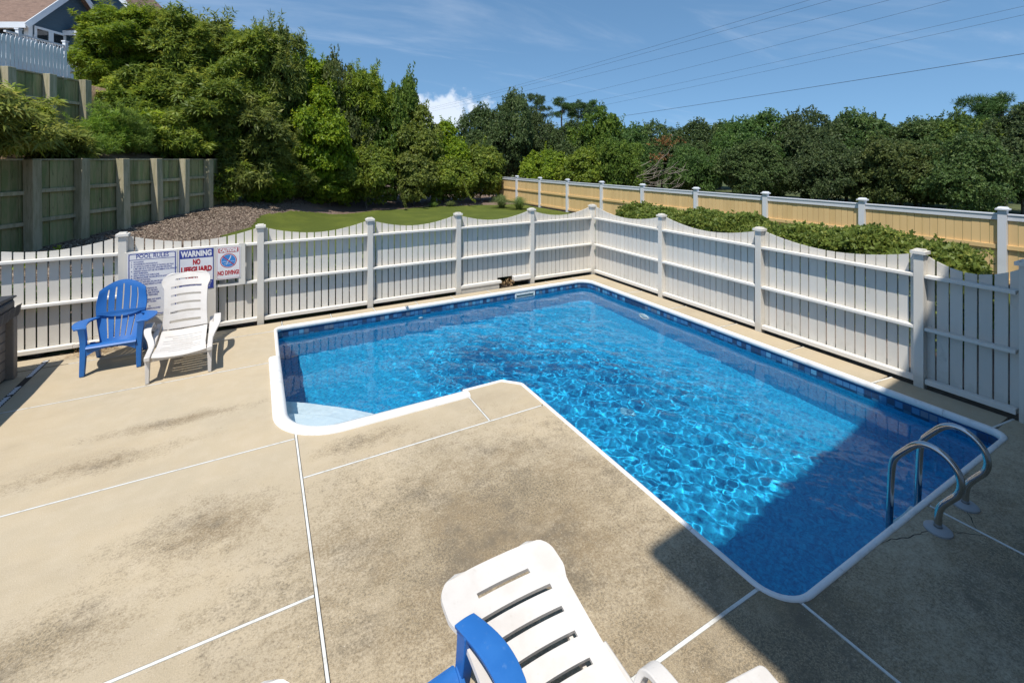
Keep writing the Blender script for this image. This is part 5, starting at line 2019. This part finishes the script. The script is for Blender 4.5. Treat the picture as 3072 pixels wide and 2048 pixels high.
WILLOW = dict(nleaf=7, L=0.27, W=0.033, spread=1.0, droop=0.22, curl=0.12)
VINE = dict(nleaf=5, L=0.14, W=0.048, spread=1.1, droop=0.35)
OAK = dict(nleaf=5, L=0.16, W=0.055, spread=1.0, droop=0.1)
SPECIES = {}


def species(key, seed, rx, h, z0, nclump, per, kw, mat, r=0.14, clump=(0.5, 0.95), fill=0.2, flat=1.0):
    rng = np.random.default_rng(seed)
    parts, cs = crown_parts(rng, rx, h, z0, nclump, per, kw, flat, clump, fill, seed)
    av = np.concatenate([p[0] for p in parts])
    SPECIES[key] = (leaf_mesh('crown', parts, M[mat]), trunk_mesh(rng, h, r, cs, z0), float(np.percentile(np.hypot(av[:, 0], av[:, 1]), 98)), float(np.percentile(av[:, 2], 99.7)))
    SPECIES[key][1].materials.append(M['bark'])


species('willow1', 1, 2.1, 7.0, 0.2, 150, 34, WILLOW, 'leaf_willow', 0.13, (0.30, 0.62))
species('willow2', 2, 1.9, 6.0, 0.1, 130, 34, WILLOW, 'leaf_willow', 0.11, (0.28, 0.60))
species('willow3', 8, 1.9, 3.9, 0.0, 110, 34, WILLOW, 'leaf_willow', 0.09, (0.28, 0.58))
species('vine1', 3, 2.0, 4.6, 0.0, 95, 70, VINE, 'leaf_vine', 0.09, (0.35, 0.75))
species('vine2', 4, 1.7, 3.0, 0.0, 70, 64, VINE, 'leaf_vine', 0.07, (0.3, 0.65))
species('oak1', 5, 3.2, 6.4, 0.3, 120, 62, OAK, 'leaf_oak', 0.17, (0.5, 1.0), 0.3)
species('oak2', 6, 3.4, 5.6, 0.3, 115, 62, OAK, 'leaf_oak', 0.16, (0.5, 1.0), 0.3)
species('oak3', 7, 2.8, 5.0, 0.2, 100, 62, OAK, 'leaf_mixed', 0.13, (0.45, 0.9), 0.3)


def tree(key, px, dep, ztop, rad, label, group, zb=None, name='tree', rot=None):
    """stands at this bearing and distance; the crown is scaled to its real height and spread"""
    lat = (px - 1536) / FPX * dep
    if zb is None:
        zb = float(ground_z(lat, dep))
    cm_, tm, rx, h = SPECIES[key]
    rot = (px * 1.7 + dep * 3.1) % 6.28 if rot is None else rot
    t = thing(name, (*LD(lat, dep), zb), rot, label, name.replace('_', ' ').split()[-1], group)
    s = rad / rx
    sz = (ztop - zb) / h
    for nm, me in (('crown', cm_), ('trunk', tm)):
        o = link(nm, me, None, t)
        o.scale = (s, s, sz)
    return t


LG = 'leafy trees on the bank left of the lawn'
for row in [
    ('willow1', 352, 20.5, 9.6, 1.75, 'tall long-leaved tree in front of the blue house, leftmost on the bank'),
    ('willow2', 420, 23.0, 10.2, 2.2, 'tall long-leaved tree behind the leftmost one, near the blue house'),
    ('willow1', 525, 21.5, 9.8, 2.3, 'tallest long-leaved tree in the middle of the left bank'),
    ('willow2', 640, 24.0, 10.1, 2.3, 'long-leaved tree behind the tallest on the left bank'),
    ('willow1', 735, 23.0, 9.2, 2.2, 'rounded long-leaved tree above the end of the timber wall'),
    ('willow2', 825, 23.6, 9.6, 1.7, 'upright long-leaved tree right of the rounded one'),
    ('willow2', 915, 26.0, 8.7, 1.9, 'dark long-leaved tree right of the tall bank trees'),
    ('willow3', 430, 19.2, 6.0, 1.8, 'bushy long-leaved tree low on the bank above the timber wall'),
    ('willow3', 600, 20.2, 6.6, 2.1, 'bushy long-leaved tree overhanging the end of the timber wall'),
    ('willow3', 745, 21.2, 5.4, 2.0, 'low spreading long-leaved tree beside the mulch bed'),
    ('oak3', 1005, 27.5, 9.0, 2.2, 'dense green tree draped in vine behind the lawn'),
    ('willow2', 1090, 28.5, 8.4, 1.9, 'leafy tree between the vine-draped tree and the pointed one'),
    ('oak3', 1185, 29.5, 8.1, 1.9, 'green tree with pointed top left of the white cloud'),
    ('vine1', 950, 24.2, 6.6, 1.9, 'vine-covered tree with a yellow-green top behind the lawn'),
    ('vine1', 1255, 29.0, 6.2, 1.8, 'yellow-green shrubby tree below the white cloud'),
    ('vine1', 1330, 30.5, 5.3, 2.0, 'light green shrubby tree at the back of the lawn'),
    ('vine2', 1440, 31.0, 3.7, 2.1, 'spreading yellow-green shrub at the far corner of the lawn'),
    ('vine2', 1100, 26.0, 3.5, 2.0, 'vine-hung shrub at the middle of the lawn edge'),
    ('vine2', 1240, 27.6, 3.2, 2.0, 'bright green shrub trailing vines at the lawn edge'),
    ('vine2', 1350, 28.8, 2.9, 1.9, 'low bright shrub right of the trailing vines'),
    ('vine2', 880, 23.2, 2.7, 1.5, 'low leafy shrub beside the bark mulch at the left lawn edge'),
    ('vine2', 990, 24.6, 2.4, 1.5, 'small glossy shrub at the lawn edge under the vine-covered tree'),
]:
    tree(*row, LG, name='tree' if row[3] > 4 else 'leafy_shrub')

OG = 'dark trees beyond the yellow fence'
for row in [
    ('oak1', 1440, 38, 7.2, 2.7, 'dark oak at the left end of the yellow fence'),
    ('oak1', 1530, 37, 8.2, 2.8, 'tallest dark oak behind the far end of the yellow fence'),
    ('oak2', 1620, 39, 6.9, 2.6, 'dark oak right of the tallest one, in front of the pines'),
    ('oak1', 1715, 37, 5.9, 2.6, 'dark oak below the group of pines'),
    ('oak3', 1800, 36, 6.5, 2.4, 'lighter leafy tree with a ragged top right of the pines'),
    ('oak2', 1880, 35, 5.3, 2.6, 'low dark oak left of the bare branches'),
    ('oak2', 1985, 39, 5.9, 2.9, 'dark oak behind the bare branches'),
    ('oak1', 2090, 38, 6.0, 2.8, 'dark oak right of the bare branches'),
    ('oak2', 2200, 36, 5.9, 2.8, 'dark oak behind the middle of the yellow fence'),
    ('oak1', 2310, 33, 6.2, 2.9, 'broad dark oak left of the highest crown on the right'),
    ('oak2', 2420, 31, 6.1, 2.9, 'broad dark oak with the highest rounded crown on the right'),
    ('oak1', 2540, 30, 5.9, 2.8, 'dark oak just right of the rounded crown'),
    ('oak2', 2650, 29, 5.4, 2.7, 'dark oak under the dip in the tree line'),
    ('oak1', 2750, 27.5, 5.1, 2.6, 'dark oak in the dip of the tree line on the right'),
    ('oak2', 2850, 26, 5.3, 2.5, 'dark oak left of the pine at the right edge'),
    ('oak3', 2960, 25, 5.2, 2.4, 'yellow-green tree under the pine at the right edge'),
    ('oak1', 3070, 23, 5.4, 2.3, 'blue-green oak at the right edge of the picture'),
    ('oak3', 2700, 24, 3.9, 2.0, 'lighter green tree in front of the dark oaks on the right'),
    ('oak2', 2480, 26.5, 3.9, 2.2, 'low dark oak close behind the yellow fence on the right'),
    ('oak1', 2260, 29, 4.0, 2.2, 'low dark oak close behind the middle of the yellow fence'),
    ('oak2', 2080, 31.5, 3.7, 2.1, 'low dark oak close behind the fence right of the bare branches'),
    ('oak2', 2900, 22.0, 3.9, 2.1, 'low dark oak behind the yellow fence near the right edge'),
    ('vine2', 1640, 31.5, 3.4, 1.9, 'rounded green shrub just behind the far end of the yellow fence'),
    ('vine2', 1760, 30, 3.5, 1.9, 'light green shrub behind the yellow fence below the pines'),
    ('oak3', 1860, 29.0, 4.2, 1.7, 'grey-green shrub behind the yellow fence left of the bare branches'),
    ('oak1', 2620, 36, 5.7, 3.0, 'far dark oak closing the gap in the right tree line'),
    ('oak2', 2800, 34, 5.5, 3.0, 'far dark oak behind the dip at the right'),
    ('oak1', 2960, 31, 5.6, 3.0, 'far dark oak behind the pine at the right edge'),
    ('oak2', 1900, 45, 5.7, 3.4, 'far dark oak behind the bare branches, low on the skyline'),
    ('oak1', 2160, 44, 6.3, 3.4, 'far dark oak on the skyline at the middle right'),
]:
    tree(*row, OG, zb=-0.05, name='oak_tree' if row[3] > 4.3 else 'low_tree')


# pines: bare boles, flat tufted heads
def make_pine(px, dep, ztop, rad, label, seed, zcrown, m=34):
    rng = np.random.default_rng(seed)
    t = thing('pine_tree', (*AT(px, dep), -0.05), 0, label, 'tree', 'tall pines on the skyline')
    mb = MB()
    mb.tube([(0, 0, 0), (0.1, 0, ztop * .4), (0.0, 0.1, ztop * .75), (0.05, 0, ztop * 0.97)], [0.17, 0.14, 0.1, 0.04], 7)
    tips = []
    for i in range(13):
        zs = rng.uniform(zcrown - 0.4, ztop * 0.95)
        a = rng.uniform(0, 6.28)
        L = rad * rng.uniform(0.5, 1.0) * (1.0 if zs < ztop * .9 else .6)
        e = (math.cos(a) * L, math.sin(a) * L, zs + rng.uniform(0.1, 0.7))
        P_ = chaikin([(0.03, 0, zs), (e[0] * .5, e[1] * .5, zs + 0.05), e])
        mb.tube(P_, [0.045 * (1 - .75 * k / (len(P_) - 1)) for k in range(len(P_))], 5)
        tips.append(e)
        tips.append((e[0] * .6, e[1] * .6, e[2]))
    tips.append((0, 0, ztop))
    o = link('trunk', mb.mesh('trunk', 60), M['bark'], t)
    parts = []
    for e in tips:
        d = rng.normal(size=(m, 3))
        d /= np.linalg.norm(d, axis=1, keepdims=True)
        pos = np.array(e) + d * rng.uniform(0.05, 0.5, (m, 1)) * np.array([1, 1, .6])
        parts.append(leaf_cloud(rng, pos, d + np.array([0, 0, .7]), 10, 0.26, 0.017, 0.9, 0.0))
    link('crown', leaf_mesh('crown', parts, M['leaf_pine']), None, t)
    return t


make_pine(1610, 52, 9.9, 2.0, 'dense pine at the left of the skyline group', 31, 6.8)
make_pine(1686, 56, 10.0, 1.9, 'pine with a bare trunk, second in the skyline group', 32, 8.0)
make_pine(1735, 57, 9.9, 1.7, 'slender pine, third in the skyline group', 33, 8.2)
make_pine(1778, 58, 10.0, 1.6, 'thin pine at the right of the skyline group', 34, 8.2)
make_pine(3010, 27, 6.4, 1.7, 'pine standing above the oaks at the right edge', 35, 3.9, 60)
make_pine(2085, 31, 2.6, 0.8, 'young bright pine behind the yellow fence', 36, 0.8, 50)


# a fallen bare branch behind the fence
def make_dead(px, dep, z, label, seed, spanx, n, rust=False):
    rng = random.Random(seed)
    t = thing('dead_branch', (*AT(px, dep), z), -YAW, label, 'branch')
    mb = MB()
    for _ in range(n):
        a0 = rng.uniform(-0.15, 0.5)
        p = Vector((0, rng.uniform(-.4, .4), rng.uniform(-.2, 1.0)))
        P_ = [tuple(p)]
        d = Vector((1, rng.uniform(-.3, .3), a0)).normalized()
        for k in range(6):
            p = p + d * spanx / 6 * rng.uniform(0.6, 1.1)
            d = (d + Vector((0, rng.uniform(-.25, .25), rng.uniform(-.15, .3)))).normalized()
            P_.append(tuple(p))
        mb.tube(P_, [0.02 * (1 - .8 * k / 6) for k in range(7)], 5)
        for q in P_[2:]:
            e = Vector(q) + Vector((rng.uniform(.1, .7), rng.uniform(-.3, .3), rng.uniform(-.2, .6)))
            mb.tube([q, tuple(e)], [0.012, 0.004], 4)
    mb.build('bough', M['dead_wood'], t)
    if rust:
        r2 = np.random.default_rng(seed)
        pos = np.concatenate([r2.normal((1.9, 0, 2.7), (.35, .3, .18), (60, 3)), r2.normal((1.5, 0, 1.7), (.3, .3, .15), (40, 3))])
        link('dead_leaves', leaf_mesh('dead_leaves', [leaf_cloud(r2, pos, r2.normal(size=(100, 3)), 5, 0.13, .035, 1.0, .3)], M['leaf_rust']), None, t)
    return t


make_dead(1905, 28.0, 1.2, 'bleached bare branches tangled behind the yellow fence', 3, 2.6, 9, True)
make_dead(2000, 27.0, 1.0, 'smaller bare branch leaning behind the fence right of the tangle', 8, 1.3, 2)
make_dead(2790, 24.0, 2.0, 'single grey dead limb among the dark oaks on the right', 12, 1.3, 1)


# ------------------------------------------------------------------ clipped hedge between the two fences
def make_hedge():
    rng = np.random.default_rng(14)
    t = thing('hedge', (9.35, 6.3, -0.02), 0, 'clipped glossy green hedge between the white and yellow fences', 'hedge')
    L, Wd, H = 7.4, 1.3, 1.29
    parts = []
    m = 26000
    u = rng.uniform(-L / 2, L / 2, m)
    s = rng.uniform(-1.35, 1.35, m)
    bump = 0.07 * np.sin(u * 2.1) + 0.06 * np.sin(u * 5.3 + 1) + 0.04 * np.sin(u * 9.7 + s * 2)
    x = np.where(np.abs(s) < 0.75, s / 0.75 * Wd / 2, np.sign(s) * Wd / 2)
    z = np.where(np.abs(s) < 0.75, H, H - (np.abs(s) - 0.75) / 0.6 * H)
    end = np.clip((np.abs(u) - (L / 2 - 0.35)) / 0.35, 0, 1)
    z = (z + 0.15 * np.clip(1 - (s / 0.75) ** 2, 0, 1)) * (1 - 0.30 * end ** 2) + bump
    nx = np.where(np.abs(s) < 0.75, s * .4, np.sign(s))
    nz = np.where(np.abs(s) < 0.75, 1.0, 0.35)
    n = np.stack([nx, end * np.sign(u), nz], -1)
    pos = np.stack([x * (1 - .25 * end ** 2), u, z], -1) + rng.normal(0, 0.05, (m, 3)) - n * rng.uniform(0, .1, (m, 1))
    parts.append(leaf_cloud(rng, pos, n + rng.normal(0, .25, (m, 3)), 5, 0.072, 0.024, 0.95, -0.05))
    # stray upright shoots
    k = 160
    u = rng.uniform(-L / 2, L / 2, k)
    hgt = rng.uniform(0.08, 0.26, k) * rng.uniform(0.4, 1, k)
    for i in range(k):
        q = int(2 + hgt[i] / 0.04)
        pp = np.stack([np.full(q, rng.uniform(-.5, .5)) + rng.normal(0, .01, q), np.full(q, u[i]) + rng.normal(0, .01, q), H + 0.05 + np.linspace(0, hgt[i], q)], -1)
        v, f, tt = leaf_cloud(rng, pp, np.tile(np.array([[0, 0, 1.0]]), (q, 1)), 3, 0.06, 0.016, 0.8, 0)
        parts.append((v, f, np.clip(tt + 0.3, 0, 1)))
    link('foliage', leaf_mesh('foliage', parts, M['leaf_hedge']), None, t)
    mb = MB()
    mb.box(-Wd / 2 + .14, Wd / 2 - .14, -L / 2 + .35, L / 2 - .35, 0.0, H - 0.14)  # solid dark block filling the hedge behind the leaves
    mb.build('dark_core', surf('hedge_inside', (0.02, 0.028, 0.01), 0.95, [(20, 4, (0.05, 0.04, 0.02), 0.5, 0.7, 0.8)]), t)


make_hedge()


def low_planting():
    rng = np.random.default_rng(15)
    t = thing('low_hedge', (1.6, 9.62, -0.03), 0, 'dark low planting glimpsed through the gaps of the back fence', 'hedge')
    m = 9000
    pos = np.stack([rng.uniform(-5.6, 5.3, m), rng.uniform(-0.35, 0.35, m), rng.uniform(0.02, 1.12, m)], -1)
    pos[:, 2] *= 0.88 + 0.12 * np.sin(pos[:, 0] * 3.1)
    nrm = rng.normal(size=(m, 3)) + np.array([0, -0.5, 0.4])
    link('foliage', leaf_mesh('foliage', [leaf_cloud(rng, pos, nrm, 4, 0.085, 0.03, 1.0, 0.1)], M['leaf_oak']), None, t)


low_planting()


# ------------------------------------------------------------------ bushes on the bank, left
def bush(px, dep, z, spread, h, n, kw, mat, label, name='bush', seed=1, lean=0.0):
    rng = np.random.default_rng(seed)
    t = thing(name, (*AT(px, dep), z), -YAW, label, 'bush', 'bushes on the bank')
    parts, cs = crown_parts(rng, spread, h, 0.0, n, 26, kw, 0.8, (0.22, 0.45), 0.2, seed)
    mb = MB()
    # arching canes with leaf sprays
    for _ in range(int(n * 0.9)):
        a = rng.uniform(0, 6.28)
        L = rng.uniform(0.6, 1.25)
        e = (math.cos(a) * spread * L + lean, math.sin(a) * spread * L, h * rng.uniform(0.55, 1.2))
        P_ = chaikin([(0, 0, 0), (e[0] * .4, e[1] * .4, e[2] * 1.0), e])
        mb.tube(P_, [0.014 * (1 - .8 * k / (len(P_) - 1)) for k in range(len(P_))], 4)
        q = np.array(P_[len(P_) // 3:])
        ax = np.gradient(q, axis=0) * 3 + np.array([0, 0, .3])
        v, f, tt = leaf_cloud(rng, q, ax, **kw)
        parts.append((v, f, np.clip(tt + 0.2, 0, 1)))
    link('canes', mb.mesh('canes'), M['bark'], t)
    link('foliage', leaf_mesh('foliage', parts, M[mat]), None, t)
    return t


PEACH = dict(nleaf=7, L=0.22, W=0.026, spread=1.0, droop=0.35, curl=0.15)
FERN = dict(nleaf=9, L=0.14, W=0.010, spread=0.8, droop=0.05)
bush(-5, 11.2, 2.75, 0.85, 1.55, 30, PEACH, 'leaf_bank', 'yellow-green long-leaved bush hanging over the timber wall at the left edge', seed=41)
bush(-60, 10.4, 2.75, 1.0, 1.5, 26, PEACH, 'leaf_bank', 'arching long-leaved bush cut by the left edge above the wall', seed=42)
bush(150, 13.2, 2.8, 0.85, 0.75, 24, PEACH, 'leaf_vine', 'low bright green bush on top of the timber wall', seed=43)
bush(310, 15.9, 3.0, 0.7, 1.15, 36, FERN, 'leaf_fern', 'feathery green weed bush below the end of the upper wall', seed=44)
bush(370, 16.5, 2.95, 0.8, 1.5, 40, FERN, 'leaf_fern', 'feathery green weed bush right of the upper wall', seed=45)
bush(430, 17.6, 2.9, 0.9, 1.5, 28, PEACH, 'leaf_willow', 'dark long-leaved bush on the bank under the tall trees', seed=46)
bush(255, 14.6, 2.85, 0.5, 0.5, 20, FERN, 'leaf_fern', 'small feathery weed at the middle of the bank', seed=47)
bush(540, 18.4, 2.75, 0.9, 1.2, 26, PEACH, 'leaf_willow', 'dark bush above the last post of the timber wall', seed=48)
bush(700, 20.3, 0.9, 1.0, 1.7, 30, PEACH, 'leaf_willow', 'long-leaved bush hanging over the shaded mulch', seed=49)
bush(815, 21.6, 0.6, 0.9, 1.6, 26, PEACH, 'leaf_willow', 'light green long-leaved bush at the mulch edge left of the lawn', seed=50)

# small green shoots at the foot of the lower wall
for i, (px, dep) in enumerate(((80, 10.7), (135, 11.2), (170, 11.6), (60, 10.5))):
    rng = np.random.default_rng(60 + i)
    lat = (px - 1536) / FPX * dep
    t = thing('seedling', (*LD(lat, dep), float(ground_z(lat, dep))), 0, ('small pale seedling in the mulch, %s of four behind the fence' % ('second', 'third from the left', 'rightmost', 'leftmost')[i]).replace('second of', 'second from the left of').replace('third from the left of', 'third from the left of'), 'plant', 'seedlings in the mulch')
    pos = rng.normal(0, (0.12, 0.12, 0.05), (14, 3)) + np.array([0, 0, .1])
    link('foliage', leaf_mesh('foliage', [leaf_cloud(rng, pos, np.tile(np.array([[0, 0, 1.0]]), (14, 1)), 5, 0.11, .018, 1.0, .1)], M['leaf_bank']), None, t)


# ornamental grass by the far end of the yellow fence
def tussock(px, dep, h, label, seed):
    rng = np.random.default_rng(seed)
    lat = (px - 1536) / FPX * dep
    t = thing('ornamental_grass', (*LD(lat, dep), float(ground_z(lat, dep))), 0, label, 'grass clump', 'ornamental grass clumps')
    n = 420
    a = rng.uniform(0, 6.28, n)
    out = rng.uniform(0.1, 1.0, n) * h * 0.95
    ht = h * rng.uniform(0.5, 0.85, n) * np.sqrt(np.clip(1 - (out / h / 1.1) ** 2, .08, 1))
    b0 = rng.normal(0, 0.06, (n, 2))
    ca, sa = np.cos(a), np.sin(a)
    V = []
    for s, (fr_, fz, w) in enumerate(((0, 0, .006), (.35, .75, .006), (.75, 1.0, .005), (1.05, .78, .001))):
        c = np.stack([b0[:, 0] + ca * out * fr_, b0[:, 1] + sa * out * fr_, ht * fz], -1)
        sd = np.stack([-sa, ca, np.zeros(n)], -1) * w
        V += [c - sd, c + sd]
    V = np.stack(V, 1)
    F = []
    base = np.arange(n) * 8
    for k in range(3):
        F.append(np.stack([base + 2 * k, base + 2 * k + 1, base + 2 * k + 3, base + 2 * k + 2], -1))
    tint = np.repeat(rng.uniform(0.2, 1, n), 8)
    link('blades', leaf_mesh('blades', [(V.reshape(-1, 3), np.concatenate(F), tint)], M['blade']), None, t)


tussock(1505, 26.4, 1.0, 'rounded grass clump at the lawn corner, left of two', 71)
tussock(1558, 25.6, 0.95, 'rounded grass clump at the lawn corner, right of two', 72)
tussock(1352, 27.2, 0.45, 'small grass clump at the back edge of the lawn', 73)
tussock(1300, 26.8, 0.40, 'smallest grass clump at the back edge of the lawn', 74)


# vines trailing out of the shrubs on to the lawn
def trail(pts, label, seed):
    rng = np.random.default_rng(seed)
    P_ = chaikin([(*AT(px, d), ZT(py, d)) for px, py, d in pts])
    t = thing('trailing_vine', P_[-1], 0, label, 'vine', 'vines trailing from the shrubs')
    q = np.array(P_) - np.array(P_[-1])
    mb = MB()
    mb.tube([tuple(p) for p in q], 0.008, 4)
    link('stem', mb.mesh('stem'), M['bark'], t)
    tt = np.linspace(0, len(q) - 1.001, 60)
    i = tt.astype(int)
    pos = q[i] + (q[i + 1] - q[i]) * (tt - i)[:, None]
    link('foliage', leaf_mesh('foliage', [leaf_cloud(rng, pos, rng.normal(size=(60, 3)) + np.array([0, 0, .6]), 4, .10, .035, 1.0, .2)], M['leaf_vine']), None, t)


trail([(1200, 560, 25.0), (1205, 590, 25.0), (1218, 622, 25.0)], 'trailing vine, leftmost of the three over the lawn', 81)
trail([(1248, 545, 26.0), (1258, 575, 25.6), (1276, 594, 25.4)], 'trailing vine, middle of the three over the lawn', 82)
trail([(1390, 540, 27.5), (1400, 580, 27.0), (1424, 604, 26.8)], 'trailing vine, rightmost of the three over the lawn', 83)

# ------------------------------------------------------------------ power lines
WL = [((1259, 328), (2390, 0), 'topmost of the seven power lines'), ((1262, 332), (2455, 0), 'second power line from the top'),
      ((1300, 330), (2625, 0), 'third power line from the top'), ((1420, 352), (2808, 0), 'fourth power line from the top'),
      ((1420, 372), (3072, 7), 'fifth power line from the top'), ((1430, 385), (3072, 33), 'sixth power line from the top'),
      ((1500, 398), (3072, 154), 'lowest and thickest of the seven power lines')]
for i, (a, b, lab) in enumerate(WL):
    da, db = (88, 30) if i < 6 else (75, 24)
    A = Vector((*AT(a[0], da), ZT(a[1], da)))
    B = Vector((*AT(b[0], db), ZT(b[1], db)))
    A2 = A + (A - B) * 0.3
    B2 = B + (B - A) * 0.35
    P_ = []
    for k in range(41):
        u = k / 40
        p = A2.lerp(B2, u)
        p.z += 0.9 * ((2 * u - 1) ** 2 - 0.62) * (1.0 if i < 6 else 0.5)
        P_.append(tuple(p))
    tag(MB().tube(P_, 0.010 if i < 6 else 0.016, 5, False).build('power_line', M['wire']), lab + ' crossing the sky', 'power line', 'power lines')
